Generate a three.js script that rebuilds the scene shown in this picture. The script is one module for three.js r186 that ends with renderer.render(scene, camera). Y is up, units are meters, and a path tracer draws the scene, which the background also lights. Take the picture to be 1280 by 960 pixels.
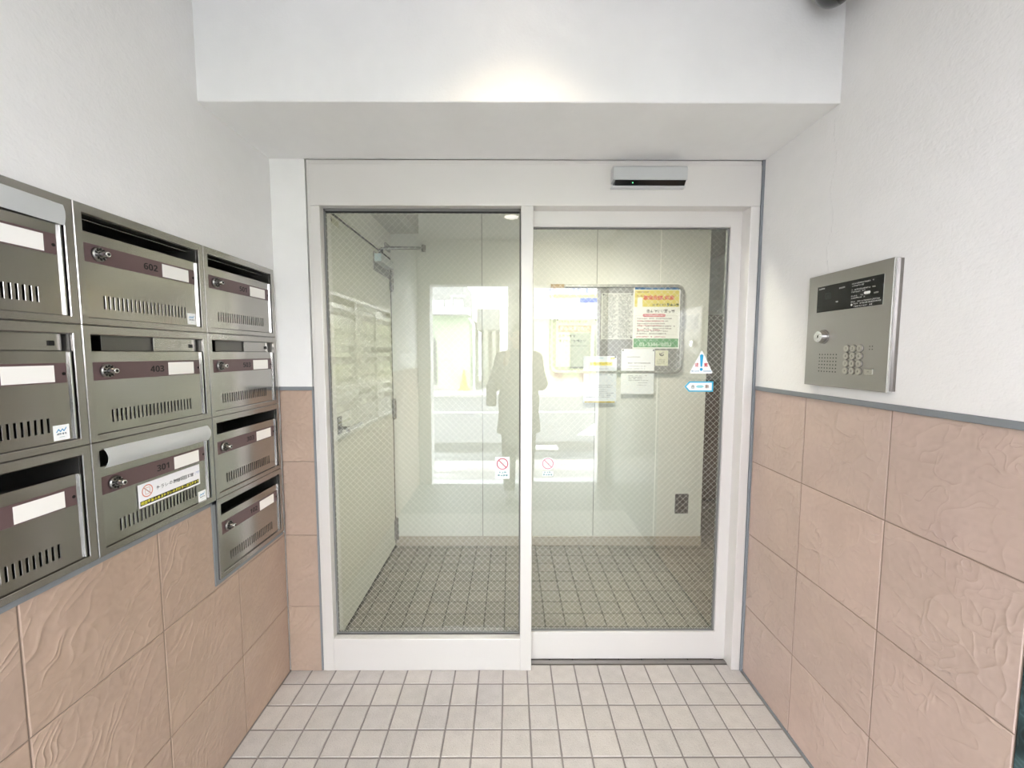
import * as THREE from 'three';
import { RoundedBoxGeometry } from 'three/addons/geometries/RoundedBoxGeometry.js';
import { mergeGeometries } from 'three/addons/utils/BufferGeometryUtils.js';
import { RectAreaLightUniformsLib } from 'three/addons/lights/RectAreaLightUniformsLib.js';
import { FontLoader } from 'three/addons/loaders/FontLoader.js';
import { TextGeometry } from 'three/addons/geometries/TextGeometry.js';

// ---------------------------------------------------------------- camera, sky, sun, exposure
const scene = new THREE.Scene();
const camera = new THREE.PerspectiveCamera(2 * Math.atan(480 / 509.96) * 180 / Math.PI, 1280 / 960, 0.01, 200);
camera.position.set(0.0294, 1.3252, 1.6127);
camera.rotation.set(-0.07535, -0.00353, 0.00125, 'YXZ');
const renderer = new THREE.WebGLRenderer({ antialias: true });
renderer.toneMapping = THREE.LinearToneMapping;
renderer.toneMappingExposure = 1.27;
renderer.shadowMap.enabled = true;
RectAreaLightUniformsLib.init();

const SKY_POWER = 11.5, SUN_POWER = 13, PORCH_LAMP = 3.3, LOBBY_FILL = 11.5;
{ // a bright hazy white sky
  const w = 256, h = 128, data = new Float32Array(w * h * 4);
  for (let j = 0; j < h; j++) for (let i = 0; i < w; i++) {
    const el = (j + .5) / h * Math.PI - Math.PI / 2, k = Math.max(0, Math.sin(el));
    const a = i / w * Math.PI * 2;
    const c = .06 * Math.sin(3 * a + 5 * k) * Math.sin(9 * k + a) + .04 * Math.sin(7 * a - 11 * k);
    const o = (j * w + i) * 4;
    const q = 1.32 - .5 * k; data[o] = q * (1 - .12 * k + c); data[o + 1] = q * (1 - .03 * k + c); data[o + 2] = q * (1.07 + .06 * k + c); data[o + 3] = 1;
  }
  const t = new THREE.DataTexture(data, w, h, THREE.RGBAFormat, THREE.FloatType);
  t.mapping = THREE.EquirectangularReflectionMapping; t.magFilter = THREE.LinearFilter; t.needsUpdate = true;
  scene.background = t; scene.backgroundIntensity = SKY_POWER;
}
const sun = new THREE.DirectionalLight(0xfffaf4, SUN_POWER);
sun.position.set(-7.5, 9, 3.2); sun.target.position.set(0, 0, 4.2); sun.castShadow = true; sun.shadow.radius = 6;
Object.assign(sun.shadow.camera, { left: -14, right: 14, top: 14, bottom: -14, near: .5, far: 40 });
scene.add(sun, sun.target);

// ---------------------------------------------------------------- helpers
let seed = 7;
const rnd = () => { seed = (seed * 1664525 + 1013904223) >>> 0; return seed / 4294967296; };
const rr = (a, b) => a + (b - a) * rnd();
const names = {};
function numbered(n) { const k = names[n] = (names[n] ?? -1) + 1; return k ? n + '_' + String(k).padStart(3, '0') : n; }
function uvm(g, du = 0, dv = 0) { // texture coordinates in metres, by the main direction of each normal
  const p = g.attributes.position, n = g.attributes.normal, uv = new Float32Array(p.count * 2);
  for (let i = 0; i < p.count; i++) {
    const x = Math.abs(n.getX(i)), y = Math.abs(n.getY(i)), z = Math.abs(n.getZ(i));
    let a, b;
    if (y >= x && y >= z) { a = p.getX(i); b = p.getZ(i); } else if (x >= z) { a = p.getZ(i); b = p.getY(i); } else { a = p.getX(i); b = p.getY(i); }
    uv[2 * i] = a + du; uv[2 * i + 1] = b + dv;
  }
  g.setAttribute('uv', new THREE.BufferAttribute(uv, 2));
  return g;
}
function B(x0, x1, y0, y1, z0, z1) { // a box between two corners
  const g = new THREE.BoxGeometry(x1 - x0, y1 - y0, z1 - z0); g.translate((x0 + x1) / 2, (y0 + y1) / 2, (z0 + z1) / 2); return uvm(g);
}
function RB(x0, x1, y0, y1, z0, z1, r = .002, s = 2) { // the same with rounded edges
  const g = new RoundedBoxGeometry(x1 - x0, y1 - y0, z1 - z0, s, r); g.translate((x0 + x1) / 2, (y0 + y1) / 2, (z0 + z1) / 2); return uvm(g);
}
const plain = (g) => { const q = g.index ? g.toNonIndexed() : g; for (const k of Object.keys(q.attributes)) if (!['position', 'normal', 'uv'].includes(k)) q.deleteAttribute(k); return q; };
const join = (...gs) => mergeGeometries(gs.flat().map(plain));
function part(name, geo, mat, parent, label) {
  const m = new THREE.Mesh(Array.isArray(geo) ? join(geo) : geo, mat);
  m.name = parent === scene ? numbered(name) : localName(name, parent);
  m.castShadow = m.receiveShadow = true;
  if (label) m.userData.label = label;
  parent.add(m); return m;
}
function localName(n, parent) { const k = parent.children.filter((c) => c.name === n || c.name.startsWith(n + '_0')).length; return k ? n + '_' + String(k).padStart(3, '0') : n; }
function struct(name, geo, mat) { const m = new THREE.Mesh(Array.isArray(geo) ? join(geo) : geo, mat); m.name = name; m.castShadow = m.receiveShadow = true; m.userData.kind = 'structure'; scene.add(m); return m; }
function structGroup(name, x = 0, y = 0, z = 0) { const o = new THREE.Group(); o.name = name; o.position.set(x, y, z); o.userData.kind = 'structure'; scene.add(o); return o; }
function thing(name, label, category, [x, y, z] = [0, 0, 0], turn = 0, group) {
  const o = new THREE.Group(); o.name = numbered(name); o.position.set(x, y, z); o.rotation.y = turn;
  o.userData = { label, category }; if (group) o.userData.group = group;
  scene.add(o); return o;
}
function single(name, geo, mat, label, category, [x, y, z] = [0, 0, 0], turn = 0, group) {
  const m = part(name, geo, mat, scene); m.position.set(x, y, z); m.rotation.y = turn;
  m.userData.label = label; m.userData.category = category; if (group) m.userData.group = group; return m;
}
function extr(pts, depth, holes = [], bevel = 0) { // polygon in x,y pushed along z (0..depth)
  const s = new THREE.Shape(pts.map((p) => new THREE.Vector2(...p)));
  for (const h of holes) s.holes.push(new THREE.Path(h.map((p) => new THREE.Vector2(...p))));
  const g = new THREE.ExtrudeGeometry(s, bevel ? { depth: depth - bevel, bevelEnabled: true, bevelSize: bevel, bevelThickness: bevel, bevelOffset: -bevel, bevelSegments: 1, steps: 1 } : { depth, bevelEnabled: false });
  return uvm(g);
}
const rect = (x0, x1, y0, y1) => [[x0, y0], [x1, y0], [x1, y1], [x0, y1]];
function cyl(r0, r1, h, axis = 'y', seg = 24) { const g = new THREE.CylinderGeometry(r0, r1, h, seg); if (axis === 'x') g.rotateZ(-Math.PI / 2); if (axis === 'z') g.rotateX(Math.PI / 2); return g; }
const at = (g, x, y, z) => g.translate(x, y, z);
function rod(a, b, r, seg = 8) {
  const A = new THREE.Vector3(...a), D = new THREE.Vector3(...b).sub(A), g = new THREE.CylinderGeometry(r, r, D.length(), seg);
  g.applyQuaternion(new THREE.Quaternion().setFromUnitVectors(new THREE.Vector3(0, 1, 0), D.clone().normalize())); const m = A.addScaledVector(D, .5);
  return g.translate(m.x, m.y, m.z);
}
// smooth tiling value noise on [0,1)^2 with n cells a side
function noiseField(n, sd) {
  let s = sd >>> 0; const v = new Float32Array(n * n); for (let i = 0; i < n * n; i++) { s = (s * 1664525 + 1013904223) >>> 0; v[i] = s / 4294967296; }
  return (x, y) => { x = (x % 1 + 1) % 1 * n; y = (y % 1 + 1) % 1 * n; const i = Math.floor(x), j = Math.floor(y); let a = x - i, b = y - j; a = a * a * (3 - 2 * a); b = b * b * (3 - 2 * b);
    const i1 = (i + 1) % n, j1 = (j + 1) % n, i0 = i % n, j0 = j % n; return (v[j0 * n + i0] * (1 - a) + v[j0 * n + i1] * a) * (1 - b) + (v[j1 * n + i0] * (1 - a) + v[j1 * n + i1] * a) * b; };
}
function texture(size, metres, f, srgb = false) { // f(u,v) -> grey or [r,g,b], 0..1
  const d = new Uint8Array(size * size * 4);
  for (let j = 0; j < size; j++) for (let i = 0; i < size; i++) { const c = f(i / size, j / size), o = (j * size + i) * 4; const q = Array.isArray(c) ? c : [c, c, c]; for (let k = 0; k < 3; k++) d[o + k] = Math.max(0, Math.min(255, q[k] * 255)); d[o + 3] = 255; }
  const t = new THREE.DataTexture(d, size, size); t.wrapS = t.wrapT = THREE.RepeatWrapping; t.magFilter = THREE.LinearFilter; t.minFilter = THREE.LinearFilter;
  t.repeat.set(1 / metres, 1 / metres); if (srgb) t.colorSpace = THREE.SRGBColorSpace; t.needsUpdate = true; return t;
}
function print(w, h, px, draw) { // flat print: a canvas of w x h metres
  const c = document.createElement('canvas'); c.width = Math.round(w * px); c.height = Math.round(h * px);
  const g = c.getContext('2d'); g.scale(px * .001, px * .001); draw(g, w * 1000, h * 1000); // drawn in millimetres
  const t = new THREE.CanvasTexture(c); t.colorSpace = THREE.SRGBColorSpace; return t;
}
const std = (color, roughness = .6, metalness = 0, more = {}) => new THREE.MeshStandardMaterial({ color, roughness, metalness, ...more });
function sheet(w, h, t, tex, rough = .6) { // a thin sheet whose front (+z) carries a print; origin at its lower left corner
  const g = new THREE.BoxGeometry(w, h, t); g.translate(w / 2, h / 2, t / 2);
  const side = std(0xf2f2ee, .7), front = new THREE.MeshStandardMaterial({ map: tex, roughness: rough });
  return [g, [side, side, side, side, front, side]];
}

// Japanese letters drawn with strokes on a 10 x 10 grid (no such font is at hand)
const J = {
  'チ': '75,13,42|05.5,95.5|52,55,47,2 9.5'.replace('2 9', '29'), 'ラ': '22,82|15,85,77,59,310', 'シ': '12,33|05,26|19,48,95', 'の': '52,48,28,16,24,52,83,96,78,69', 'お': '13,73|42,49,28,37,66,88,79|82,94',
  'り': '22,25,36|72,75,69,410', 'い': '22,26,49,58|72,85', 'で': '13,93,56,58,79|75,86|84,95', 'て': '12,92,55,48,69', 'ん': '52,19,46,59,97', 'っ': '26,66,87,69,410', 'つ': '14,74,96,79,49', 'へ': '16,44,98', 'す': '13,93|62,67,47,45,65,69,410', 'ま': '13,93|25,85|52,58,29,37,88', 'な': '13,63|42,18|73,94|75,78,49,58,89', 'さ': '23,93|42,76|25,17,49,79', 'み': '22,62,28,17,46,97|84,79', '住': '31,14|22,210|61,72|43,93|55,85|46.5,96.5'.replace(/6\.5/g, '6') + '|62,69|39,99', '入': '42,51,55,29,110|55,99',
  '自': '51,43|23,83,810,210,23|25,85|27,87', '動': '11,51|03,63|14,54,57,17,14|15,55|31,39|09,69|63,93,99,89|71,75,510',
  '注': '12,23|05,26|110,37|51,62|43,93|36,96|63,69|310,910', '意': '51,52|12,92|33,34|73,74|04,104|25,75,77,27,25|26,76|18,110|38,310,810,88|58,69|98,109', '敷': '02,62|31,38|13,53,56,13|16,56|08,68|29,410|72,65|73,103|93,610|74,99', '金': '51,04|51,104|34,74|16,96|54,59|27,38|87,78|09,109', '全': '51,05|51,105|25,85|27,87|54,59|19,99', '額': '21,22|03,53|25,06|24,55|17,57,510,110,17|62,102|63,103,108,68,63|65,105|66,106|610,79|109,98', '返': '12,23|05,25,28,010|28,109|42,102|42,38|45,85,48|55,98', '無': '31,13|13,103|14,104|06,106|33,36|53,56|73,76|08,19|38,39|58,59|88,99', '断': '12,19,69|42,48|24,64|25,27|64,66|82,72,610|74,104|84,810', '投': '03,43|21,29,18|07,46|61,64,54|61,91,94,104|56,96,410|56,1010', '函': '22,82|52,57|32,54|12,110,910,92|25,47|85,67', '者': '22,72|51,54|04,104|92,17|36,86,810,310,36|38,88', '居': '12,92,94,14|12,110|35,95|54,57|37,87,810,37',
};
function glyph(g, ch, x, y, s) {
  const k = s / 10.5; g.beginPath();
  let spec = J[ch];
  if (!spec) { // other characters, too small to read in the photograph: strokes of the same density
    let h = ch.charCodeAt(0) * 2654435761 >>> 0; const q = () => { h = (h * 1664525 + 1013904223) >>> 0; return h / 4294967296; };
    const n = 4 + Math.floor(q() * 4); for (let i = 0; i < n; i++) { const hz = q() < .6, a = 1 + q() * 8, b = q() * 3, c = 7 + q() * 3; if (hz) { g.moveTo(x + b * k, y + a * k); g.lineTo(x + c * k, y + a * k); } else { g.moveTo(x + a * k, y + b * k); g.lineTo(x + (a + q() * 1.5 - .7) * k, y + c * k); } }
    g.stroke(); return;
  }
  for (const st of spec.split('|')) st.split(',').forEach((p, i) => {
    const m = /^(10|\d(?:\.\d)?)(10|\d(?:\.\d)?)$/.exec(p) || [0, +p[0], +p.slice(1) || 5]; const X = x + m[1] * k, Y = y + m[2] * k;
    i ? g.lineTo(X, Y) : g.moveTo(X, Y);
  });
  g.stroke();
}
function jtext(g, str, x, y, size, color, weight = .11, step = 1.08) { // y is the top
  g.strokeStyle = color; g.lineWidth = size * weight; g.lineCap = 'round'; g.lineJoin = 'round';
  [...str].forEach((c, i) => { if (c !== ' ') glyph(g, c, x + i * size * step, y, size); });
}
function lines(g, x0, x1, y0, y1, n, size, color, sd = 3) { // rows of small print
  for (let r = 0; r < n; r++) { const y = y0 + (y1 - y0) * r / Math.max(1, n - 1); let x = x0, k = sd * 31 + r * 17; const end = x1 - ((k * 7919) % 100) / 100 * (x1 - x0) * .3;
    g.strokeStyle = color; g.lineWidth = size * .13; while (x < end) { k = (k * 75 + 74) % 65537; if (k % 9) glyph(g, String.fromCharCode(0x4e00 + k % 2000), x, y, size); x += size * 1.1; } }
}

// ---------------------------------------------------------------- materials
const n8 = noiseField(8, 11), n16 = noiseField(16, 5), n32 = noiseField(32, 21), n64 = noiseField(64, 33), n128 = noiseField(128, 51), n256 = noiseField(256, 77);
const plasterBump = texture(512, .6, (u, v) => .35 * n64(u, v) + .35 * n128(u, v) + .3 * n256(u, v));
const plasterTone = texture(256, 1.9, (u, v) => { const t = .955 + .05 * n8(u, v) * n16(v, u) + .02 * n64(u, v); return [t, t, t * .995]; });
const plaster = new THREE.MeshStandardMaterial({ color: new THREE.Color().setRGB(.80, .795, .78), map: plasterTone, roughness: .75, bumpMap: plasterBump, bumpScale: .0007 });
const smoothPaint = std(0, .6); smoothPaint.color.setRGB(.74, .735, .72);
const paintedConcrete = plaster.clone(); paintedConcrete.bumpScale = .0004; paintedConcrete.color.setRGB(.83, .83, .815);
const pierPlaster = plaster.clone(); pierPlaster.bumpScale = .0003; pierPlaster.color.setRGB(.83, .825, .81);
const slateRelief = (streak) => texture(1024, 1.2, (u, v) => { // cleft slate: broad swells, broken ridges, on the left wall slanting streaks
  const wx = u + .06 * (n8(u, v) - .5) + .02 * n32(u, v), wy = v + .06 * (n8(v + .3, u) - .5) + .02 * n32(v, u);
  const r1 = Math.abs(n16(wx, wy) - .5) * 2, r2 = Math.abs(n32(wx + .37, wy) - .5) * 2, base = .38 * n8(u, v) + .16 * n32(u, v) + .1 * n128(u, v);
  const ridge = Math.pow(1 - r1, 9) * .8 + Math.pow(1 - r2, 9) * .45;
  const st = Math.pow(1 - Math.abs(n64(wx - wy, (wx + wy) * .125) - .5) * 2, 4);
  const chip = Math.pow(1 - Math.abs(n64(wx + .03 * n16(u, v), wy * 1) - .5) * 2, 7) * Math.max(0, n16(v, u) * 2 - .9);
  return base + (streak ? .10 : .24) * ridge * (.4 + .9 * n8(v, u)) + (streak ? .26 * st * n16(u, v) : .2 * chip);
});
const tileTone = texture(512, 1.2, (u, v) => { const t = .9 + .1 * n16(u, v) + .06 * (n128(u, v) - .5); return [t, t * (.985 + .02 * n8(v, u)), t * (.97 + .03 * n8(u, v))]; });
const wallTile = (r, g, b, streak, bs = .006) => new THREE.MeshStandardMaterial({ color: new THREE.Color().setRGB(r, g, b), map: tileTone, roughness: .5, bumpMap: streak ? reliefA : reliefB, bumpScale: bs });
const reliefA = slateRelief(true), reliefB = slateRelief(false);
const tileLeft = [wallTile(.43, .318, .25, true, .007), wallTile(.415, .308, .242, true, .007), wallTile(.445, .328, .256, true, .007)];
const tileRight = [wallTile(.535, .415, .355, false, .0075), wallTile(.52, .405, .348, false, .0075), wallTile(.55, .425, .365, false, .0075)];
const wallGrout = std(0, .9); wallGrout.color.setRGB(.27, .21, .17);
const speckle = texture(512, .4, (u, v) => { const k = n256(u, v), q = n128(v, u); const t = .9 + .1 * n16(u, v) - (k > .8 ? .14 : 0) + (q > .82 ? .06 : 0); return [t, t * .99, t * .975]; });
const speckleBump = texture(512, .4, (u, v) => n256(u, v) * .6 + n128(u, v) * .4);
const floorTile = [[.50, .47, .445], [.48, .455, .43], [.52, .49, .46], [.49, .465, .445]].map(([r, g, b]) => new THREE.MeshStandardMaterial({ color: new THREE.Color().setRGB(r, g, b), map: speckle, roughness: .5, bumpMap: speckleBump, bumpScale: .0008 }));
const floorGrout = std(0, .9); floorGrout.color.setRGB(.22, .20, .19);
const lobbyTile = [[.21, .195, .165], [.195, .18, .155], [.225, .205, .175]].map(([r, g, b]) => new THREE.MeshStandardMaterial({ color: new THREE.Color().setRGB(r, g, b), map: speckle, roughness: .42 }));
const lobbyGrout = std(0, .9); lobbyGrout.color.setRGB(.07, .065, .055);
const marbleMap = texture(512, .8, (u, v) => { const w = n8(u, v) * .3, k = Math.pow(1 - Math.abs(n16(u + w, v + w) - .5) * 2, 6), q = Math.pow(1 - Math.abs(n32(u - w, v + .4 * w) - .5) * 2, 8); const t = .25 * n32(u, v) + .5 * k + .35 * q; return [.03 + .25 * t, .10 + .3 * t, .11 + .3 * t]; }, true);
const marble = new THREE.MeshPhysicalMaterial({ map: marbleMap, roughness: .16 });
const brushX = texture(512, .5, (u, v) => .5 + .5 * (n256(u * .02, v) - .5) + .35 * (n128(u * .06, v) - .5));
const steel = new THREE.MeshStandardMaterial({ color: new THREE.Color().setRGB(.43, .414, .39), metalness: 1, roughness: .24 });
const steelDoor = new THREE.MeshStandardMaterial({ color: new THREE.Color().setRGB(.43, .414, .385), metalness: 1, roughness: .18 });
const steelShaded = new THREE.MeshStandardMaterial({ color: new THREE.Color().setRGB(.17, .165, .155), metalness: .9, roughness: .4 });  // mailbox steel darkened, shade of the box interior put into its colour
const chrome = std(0xd8d8d8, .14, 1), dullChrome = std(0x8e8c88, .3, 1);
const plum = std(0, .32); plum.color.setRGB(.115, .07, .072);
const blackPlastic = std(0x0c0c0d, .35), black = std(0x080808, .6), darkHole = std(0x030303, .9);
const white = std(0xf3f1ec, .6), paper = std(0xf4f4f2, .75);
const alu = new THREE.MeshStandardMaterial({ color: new THREE.Color().setRGB(.715, .695, .665), metalness: .35, roughness: .42 });
const aluTrack = std(0x8b8783, .35, .9);
const sealant = std(0, .7); sealant.color.setRGB(.20, .215, .23);
const gasket = std(0, .75); gasket.color.setRGB(.17, .17, .165);
const gasketDark = std(0x1c1c1c, .8);
const glass = new THREE.MeshPhysicalMaterial({ color: 0xf9fcf9, transmission: 1, thickness: 0, roughness: 0, ior: 1.74, metalness: 0 });
const wire = std(0, .3, .85); wire.color.setRGB(.85, .83, .78);
const film = new THREE.MeshPhysicalMaterial({ color: 0xe9ecec, transmission: .4, thickness: 0, roughness: .55 });
const felt = new THREE.MeshStandardMaterial({ color: new THREE.Color().setRGB(.23, .225, .215), roughness: .95, bumpMap: plasterBump, bumpScale: .0006 });
const lobbyPaint = std(0, .55); lobbyPaint.color.setRGB(.70, .695, .655);
const lobbyDoorPaint = std(0, .45); lobbyDoorPaint.color.setRGB(.60, .60, .53);
const lobbyCeil = std(0, .8); lobbyCeil.color.setRGB(.5, .49, .45);
const skirtingMat = std(0, .5); skirtingMat.color.setRGB(.46, .40, .335);
const brownWood = std(0, .45); brownWood.color.setRGB(.045, .027, .02);

// ---------------------------------------------------------------- the setting
const XL = -.8886, XR = 1.0, TOP = 2.42, SOFFIT = 2.0605, OPEN_Z = 2.36, T = .1, Z1 = .0672;
// mailbox zone in (z, y): three columns of three and one of four
const MB_TOP = 1.6425, MB_H = .2575, MB_W = .36, MB_Z0 = .018, MB_COLS = 4;
const zc = (k) => MB_Z0 + MB_W * k;                       // edges between columns, from the door
const MB_BOT = MB_TOP - 3 * MB_H, MB_BOT4 = MB_TOP - 4 * MB_H, SEAL = .013;

function chamferTile(x0, x1, z0, z1, top, h, c) { // a floor tile with a small chamfer
  const P = [], q = (a, b, d, e) => P.push(...a, ...b, ...d, ...a, ...d, ...e);
  const r = (o, y) => [[x0 + o, y, z0 + o], [x1 - o, y, z0 + o], [x1 - o, y, z1 - o], [x0 + o, y, z1 - o]];
  const lo = r(0, top - h), mid = r(0, top - c), hi = r(c, top);
  q(hi[0], hi[3], hi[2], hi[1]);
  for (let i = 0; i < 4; i++) { const j = (i + 1) % 4; q(mid[i], hi[i], hi[j], mid[j]); q(lo[i], mid[i], mid[j], lo[j]); }
  const g = new THREE.BufferGeometry(); g.setAttribute('position', new THREE.Float32BufferAttribute(P, 3)); g.computeVertexNormals(); return g;
}
{ // porch floor of small square tiles
  const floor = struct('floor', B(XL - .3, XR + .3, -.12, -.0022, -.05, OPEN_Z + .02), floorGrout);
  const rest = [];
  const J2 = .0028;
  for (let r = 0; r < 25; r++) for (let k = -9; k < 10; k++) {
    const x0 = Math.max(k * T, XL) + J2, x1 = Math.min((k + 1) * T, XR - .006) - J2, z0 = (r ? Z1 + (r - 1) * T : -.034) + J2, z1 = Math.min(Z1 + r * T, OPEN_Z) - J2;
    if (x1 - x0 < .01 || z1 - z0 < .01) continue;
    const g = uvm(chamferTile(x0, x1, z0, z1, rr(-.0003, .0003), .006, .0016), rnd(), rnd());
    if (r < 15) part('tile', g, floorTile[Math.floor(rnd() * 4)], floor); else rest.push(g);
  }
  const far = part('tile_field', rest, floorTile[0], floor); far.userData.kind = 'stuff';
  struct('floor_threshold', RB(XL, XR - .006, -.01, .0016, 1.60, OPEN_Z, .001), (() => { const m = std(0, .55, 0, { map: speckle }); m.color.setRGB(.09, .09, .085); return m; })());  // added dark strip over the tiles, shade of the porch end put into colour
}
{ // lobby floor, darker
  const X0 = -.757, X1 = 2.2, ZB = -1.113, floor = struct('floor_lobby', B(X0 - .1, X1 + .1, -.12, -.0025, -3.2, -.05), lobbyGrout);
  const rest = [], J2 = .0026;
  for (let r = 0; r < 32; r++) for (let k = -8; k < 22; k++) {
    const x0 = Math.max(k * T, X0 + .004) + J2, x1 = (k + 1) * T - J2, z1 = Math.min(-.052, -.075 - (r - 1) * T) - J2, z0 = -.075 - r * T + J2;
    if (x1 - x0 < .01 || z1 - z0 < .01) continue;
    const g = uvm(chamferTile(x0, x1, z0, z1, rr(-.0003, .0002), .006, .0016), rnd(), rnd());
    if (r < 11 && k < 15) part('tile', g, lobbyTile[Math.floor(rnd() * 3)], floor); else rest.push(g);
  }
  const far = part('tile_field', rest, lobbyTile[0], floor); far.userData.kind = 'stuff';
}
// a wall tile: outline in (a, y) pushed out by 10 mm, then turned to face its way
function wallTileMesh(parent, pts, mats, face, at3) {
  const g = extr(pts, .010, [], .0014); uvm(g, rnd() * 3, rnd() * 3);
  if (face === 'left') { g.rotateY(Math.PI / 2); g.scale(1, 1, 1); }
  if (face === 'right') g.rotateY(-Math.PI / 2);
  g.translate(...at3);
  return part('tile', g, mats[Math.floor(rnd() * mats.length)], parent);
}
{ // left wall: plaster above, tiles below, and the niche that holds the mailboxes
  const zEnd = OPEN_Z + .16, a = (z) => -z; // after the turn local x runs along -z
  const niche = [[a(MB_Z0), MB_TOP], [a(MB_Z0), MB_BOT4], [a(zc(1)), MB_BOT4], [a(zc(1)), MB_BOT], [a(zc(MB_COLS)), MB_BOT], [a(zc(MB_COLS)), MB_TOP]];
  const back = extr(rect(a(zEnd), a(-.12), -.1, TOP + .1), .30, [niche]); back.rotateY(Math.PI / 2); back.translate(XL - .31, 0, 0);
  const skin = extr([[a(zEnd), 1.185], [a(zc(MB_COLS)), 1.185], [a(zc(MB_COLS)), MB_TOP], [a(MB_Z0), MB_TOP], [a(MB_Z0), 1.185], [a(0), 1.185], [a(0), TOP + .05], [a(zEnd), TOP + .05]], .010); skin.rotateY(Math.PI / 2); skin.translate(XL - .010, 0, 0);
  const wl = struct('wall_left', [uvm(back), uvm(skin), B(XL - .5, XL - .31, -.1, TOP + .1, -.12, zEnd)], plaster);
  const vj = [-.021, .2805, .580, .883, 1.184, 1.485, 1.787, 2.088, 2.36], hj = [0, .2853, .588, .890, 1.183], g = .0018;
  for (let i = 0; i + 1 < vj.length; i++) for (let j = 0; j + 1 < hj.length; j++) {
    const z0 = Math.max(vj[i], 0) + g, z1 = vj[i + 1] - g, y0 = hj[j] + g, y1 = hj[j + 1] - g;
    // clip by the stepped lower edge of the mailboxes
    const b4 = MB_BOT4 - SEAL, b = MB_BOT - SEAL, zs = zc(1) + SEAL, ze = zc(MB_COLS) + SEAL;
    const topAt = (z) => Math.min(y1, z < zs ? b4 : z < ze ? b : 9);
    const steps = [z0, ...[zs, ze].filter((s) => s > z0 + .004 && s < z1 - .004), z1], pts = [[a(z0), y0]];
    let any = false;
    const tops = []; for (let s = 0; s + 1 < steps.length; s++) { const t = topAt((steps[s] + steps[s + 1]) / 2); tops.push([steps[s], steps[s + 1], t]); }
    const solid = tops.filter((t) => t[2] > y0 + .006); if (!solid.length) continue;
    const za = solid[0][0], zb = solid[solid.length - 1][1], poly = [[a(zb), y0], [a(za), y0]];
    for (const [p, q, t] of solid) poly.push([a(p), t], [a(q), t]);
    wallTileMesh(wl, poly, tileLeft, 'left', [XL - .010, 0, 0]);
  }
  const gr = extr([[a(zEnd), 0], [a(0), 0], [a(0), MB_BOT4 - SEAL], [a(zc(1) + SEAL), MB_BOT4 - SEAL], [a(zc(1) + SEAL), MB_BOT - SEAL], [a(zc(MB_COLS) + SEAL), MB_BOT - SEAL], [a(zc(MB_COLS) + SEAL), 1.18], [a(zEnd), 1.18]], .0072); gr.rotateY(Math.PI / 2); gr.translate(XL - .0095, 0, 0);
  part('grout', uvm(gr), wallGrout, wl);
  // grey sealant under and beside the mailboxes, and the corner joint
  const s = (z0, z1, y0, y1) => B(XL - .006, XL + .003, y0, y1, z0, z1);
  struct('trim_1', [s(MB_Z0, zc(1) + SEAL, MB_BOT4 - SEAL, MB_BOT4 + .001), s(zc(1), zc(1) + SEAL, MB_BOT4, MB_BOT), s(zc(1), zc(MB_COLS), MB_BOT - SEAL, MB_BOT + .001), s(zc(MB_COLS) - .001, zc(MB_COLS) + SEAL, MB_BOT - SEAL, MB_TOP)], sealant);
}
{ // right wall: plaster above the cap, slate-faced tiles below, dark marble towards the street
  const zEnd = OPEN_Z + .16;
  const wr = struct('wall_right', [B(XR + .010, XR + .3, -.1, TOP + .1, -.12, zEnd), B(XR, XR + .012, 1.186, TOP + .05, -.01, zEnd)], plaster);
  const vj = [-.015, .283, .586, .884], hj = [0, .2895, .5925, .893, 1.183], g = .0017;
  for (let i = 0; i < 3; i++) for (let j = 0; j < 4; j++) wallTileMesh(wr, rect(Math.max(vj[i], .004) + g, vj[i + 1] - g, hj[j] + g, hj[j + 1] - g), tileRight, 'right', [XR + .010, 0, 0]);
  part('grout', B(XR + .0023, XR + .0098, 0, 1.182, .004, .884), wallGrout, wr);
  for (let i = 0; i < 2; i++) part('marble_slab', extrSide(.886 + i * .738, .886 + (i + 1) * .738 - .002), marble, wr, 'dark green marble slab');
  function extrSide(z0, z1) { return B(XR + .0015, XR + .0115, .001, 1.183, z0, z1); }
  struct('trim_2', [RB(XR - .007, XR + .011, 1.181, 1.197, .012, zEnd - .16, .002), B(XR - .004, XR + .01, -.002, .006, 0, zEnd - .16)], sealant);
  // raised seam of an old plaster repair
  const seam = []; for (let i = 0; i < 46; i++) { const y = 1.5 + i * .02; seam.push(at(new THREE.SphereGeometry(.004, 6, 4).scale(.14, 2.6 * rr(.5, 1.2), rr(.2, .5)), XR, y, .345 + .008 * Math.sin(i * .7) + rr(-.002, .002))); }
  part('plaster_seam', seam, plaster, wr);
}
{ // front wall: the narrow pier left of the door, and everything above and beside the frame
  const wf = struct('wall_front', [B(XL - .3, -.757, -.1, 2.3, -.13, -.010), B(XL - .02, -.756, 1.186, SOFFIT + .02, -.012, 0), B(XL - .3, XR + .3, SOFFIT, TOP + .1, -.13, 0), B(.9925, XR + .3, -.1, SOFFIT + .05, -.13, -.002)], pierPlaster);
  const hj = [0, .2822, .5855, .889, 1.178], g = .0016;
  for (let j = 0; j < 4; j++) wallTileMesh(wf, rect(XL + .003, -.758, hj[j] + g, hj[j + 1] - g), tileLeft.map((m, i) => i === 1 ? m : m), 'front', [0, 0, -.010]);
  part('grout', B(XL + .001, -.757, 0, 1.177, -.0098, -.0023), wallGrout, wf);
  struct('trim_3', [RB(XL, -.7515, 1.178, 1.192, -.010, .004, .0015), B(-.7575, -.7505, .004, 1.19, -.010, .001), B(.9905, XR + .0005, 0, SOFFIT, -.05, .0035)], sealant);
}
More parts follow.
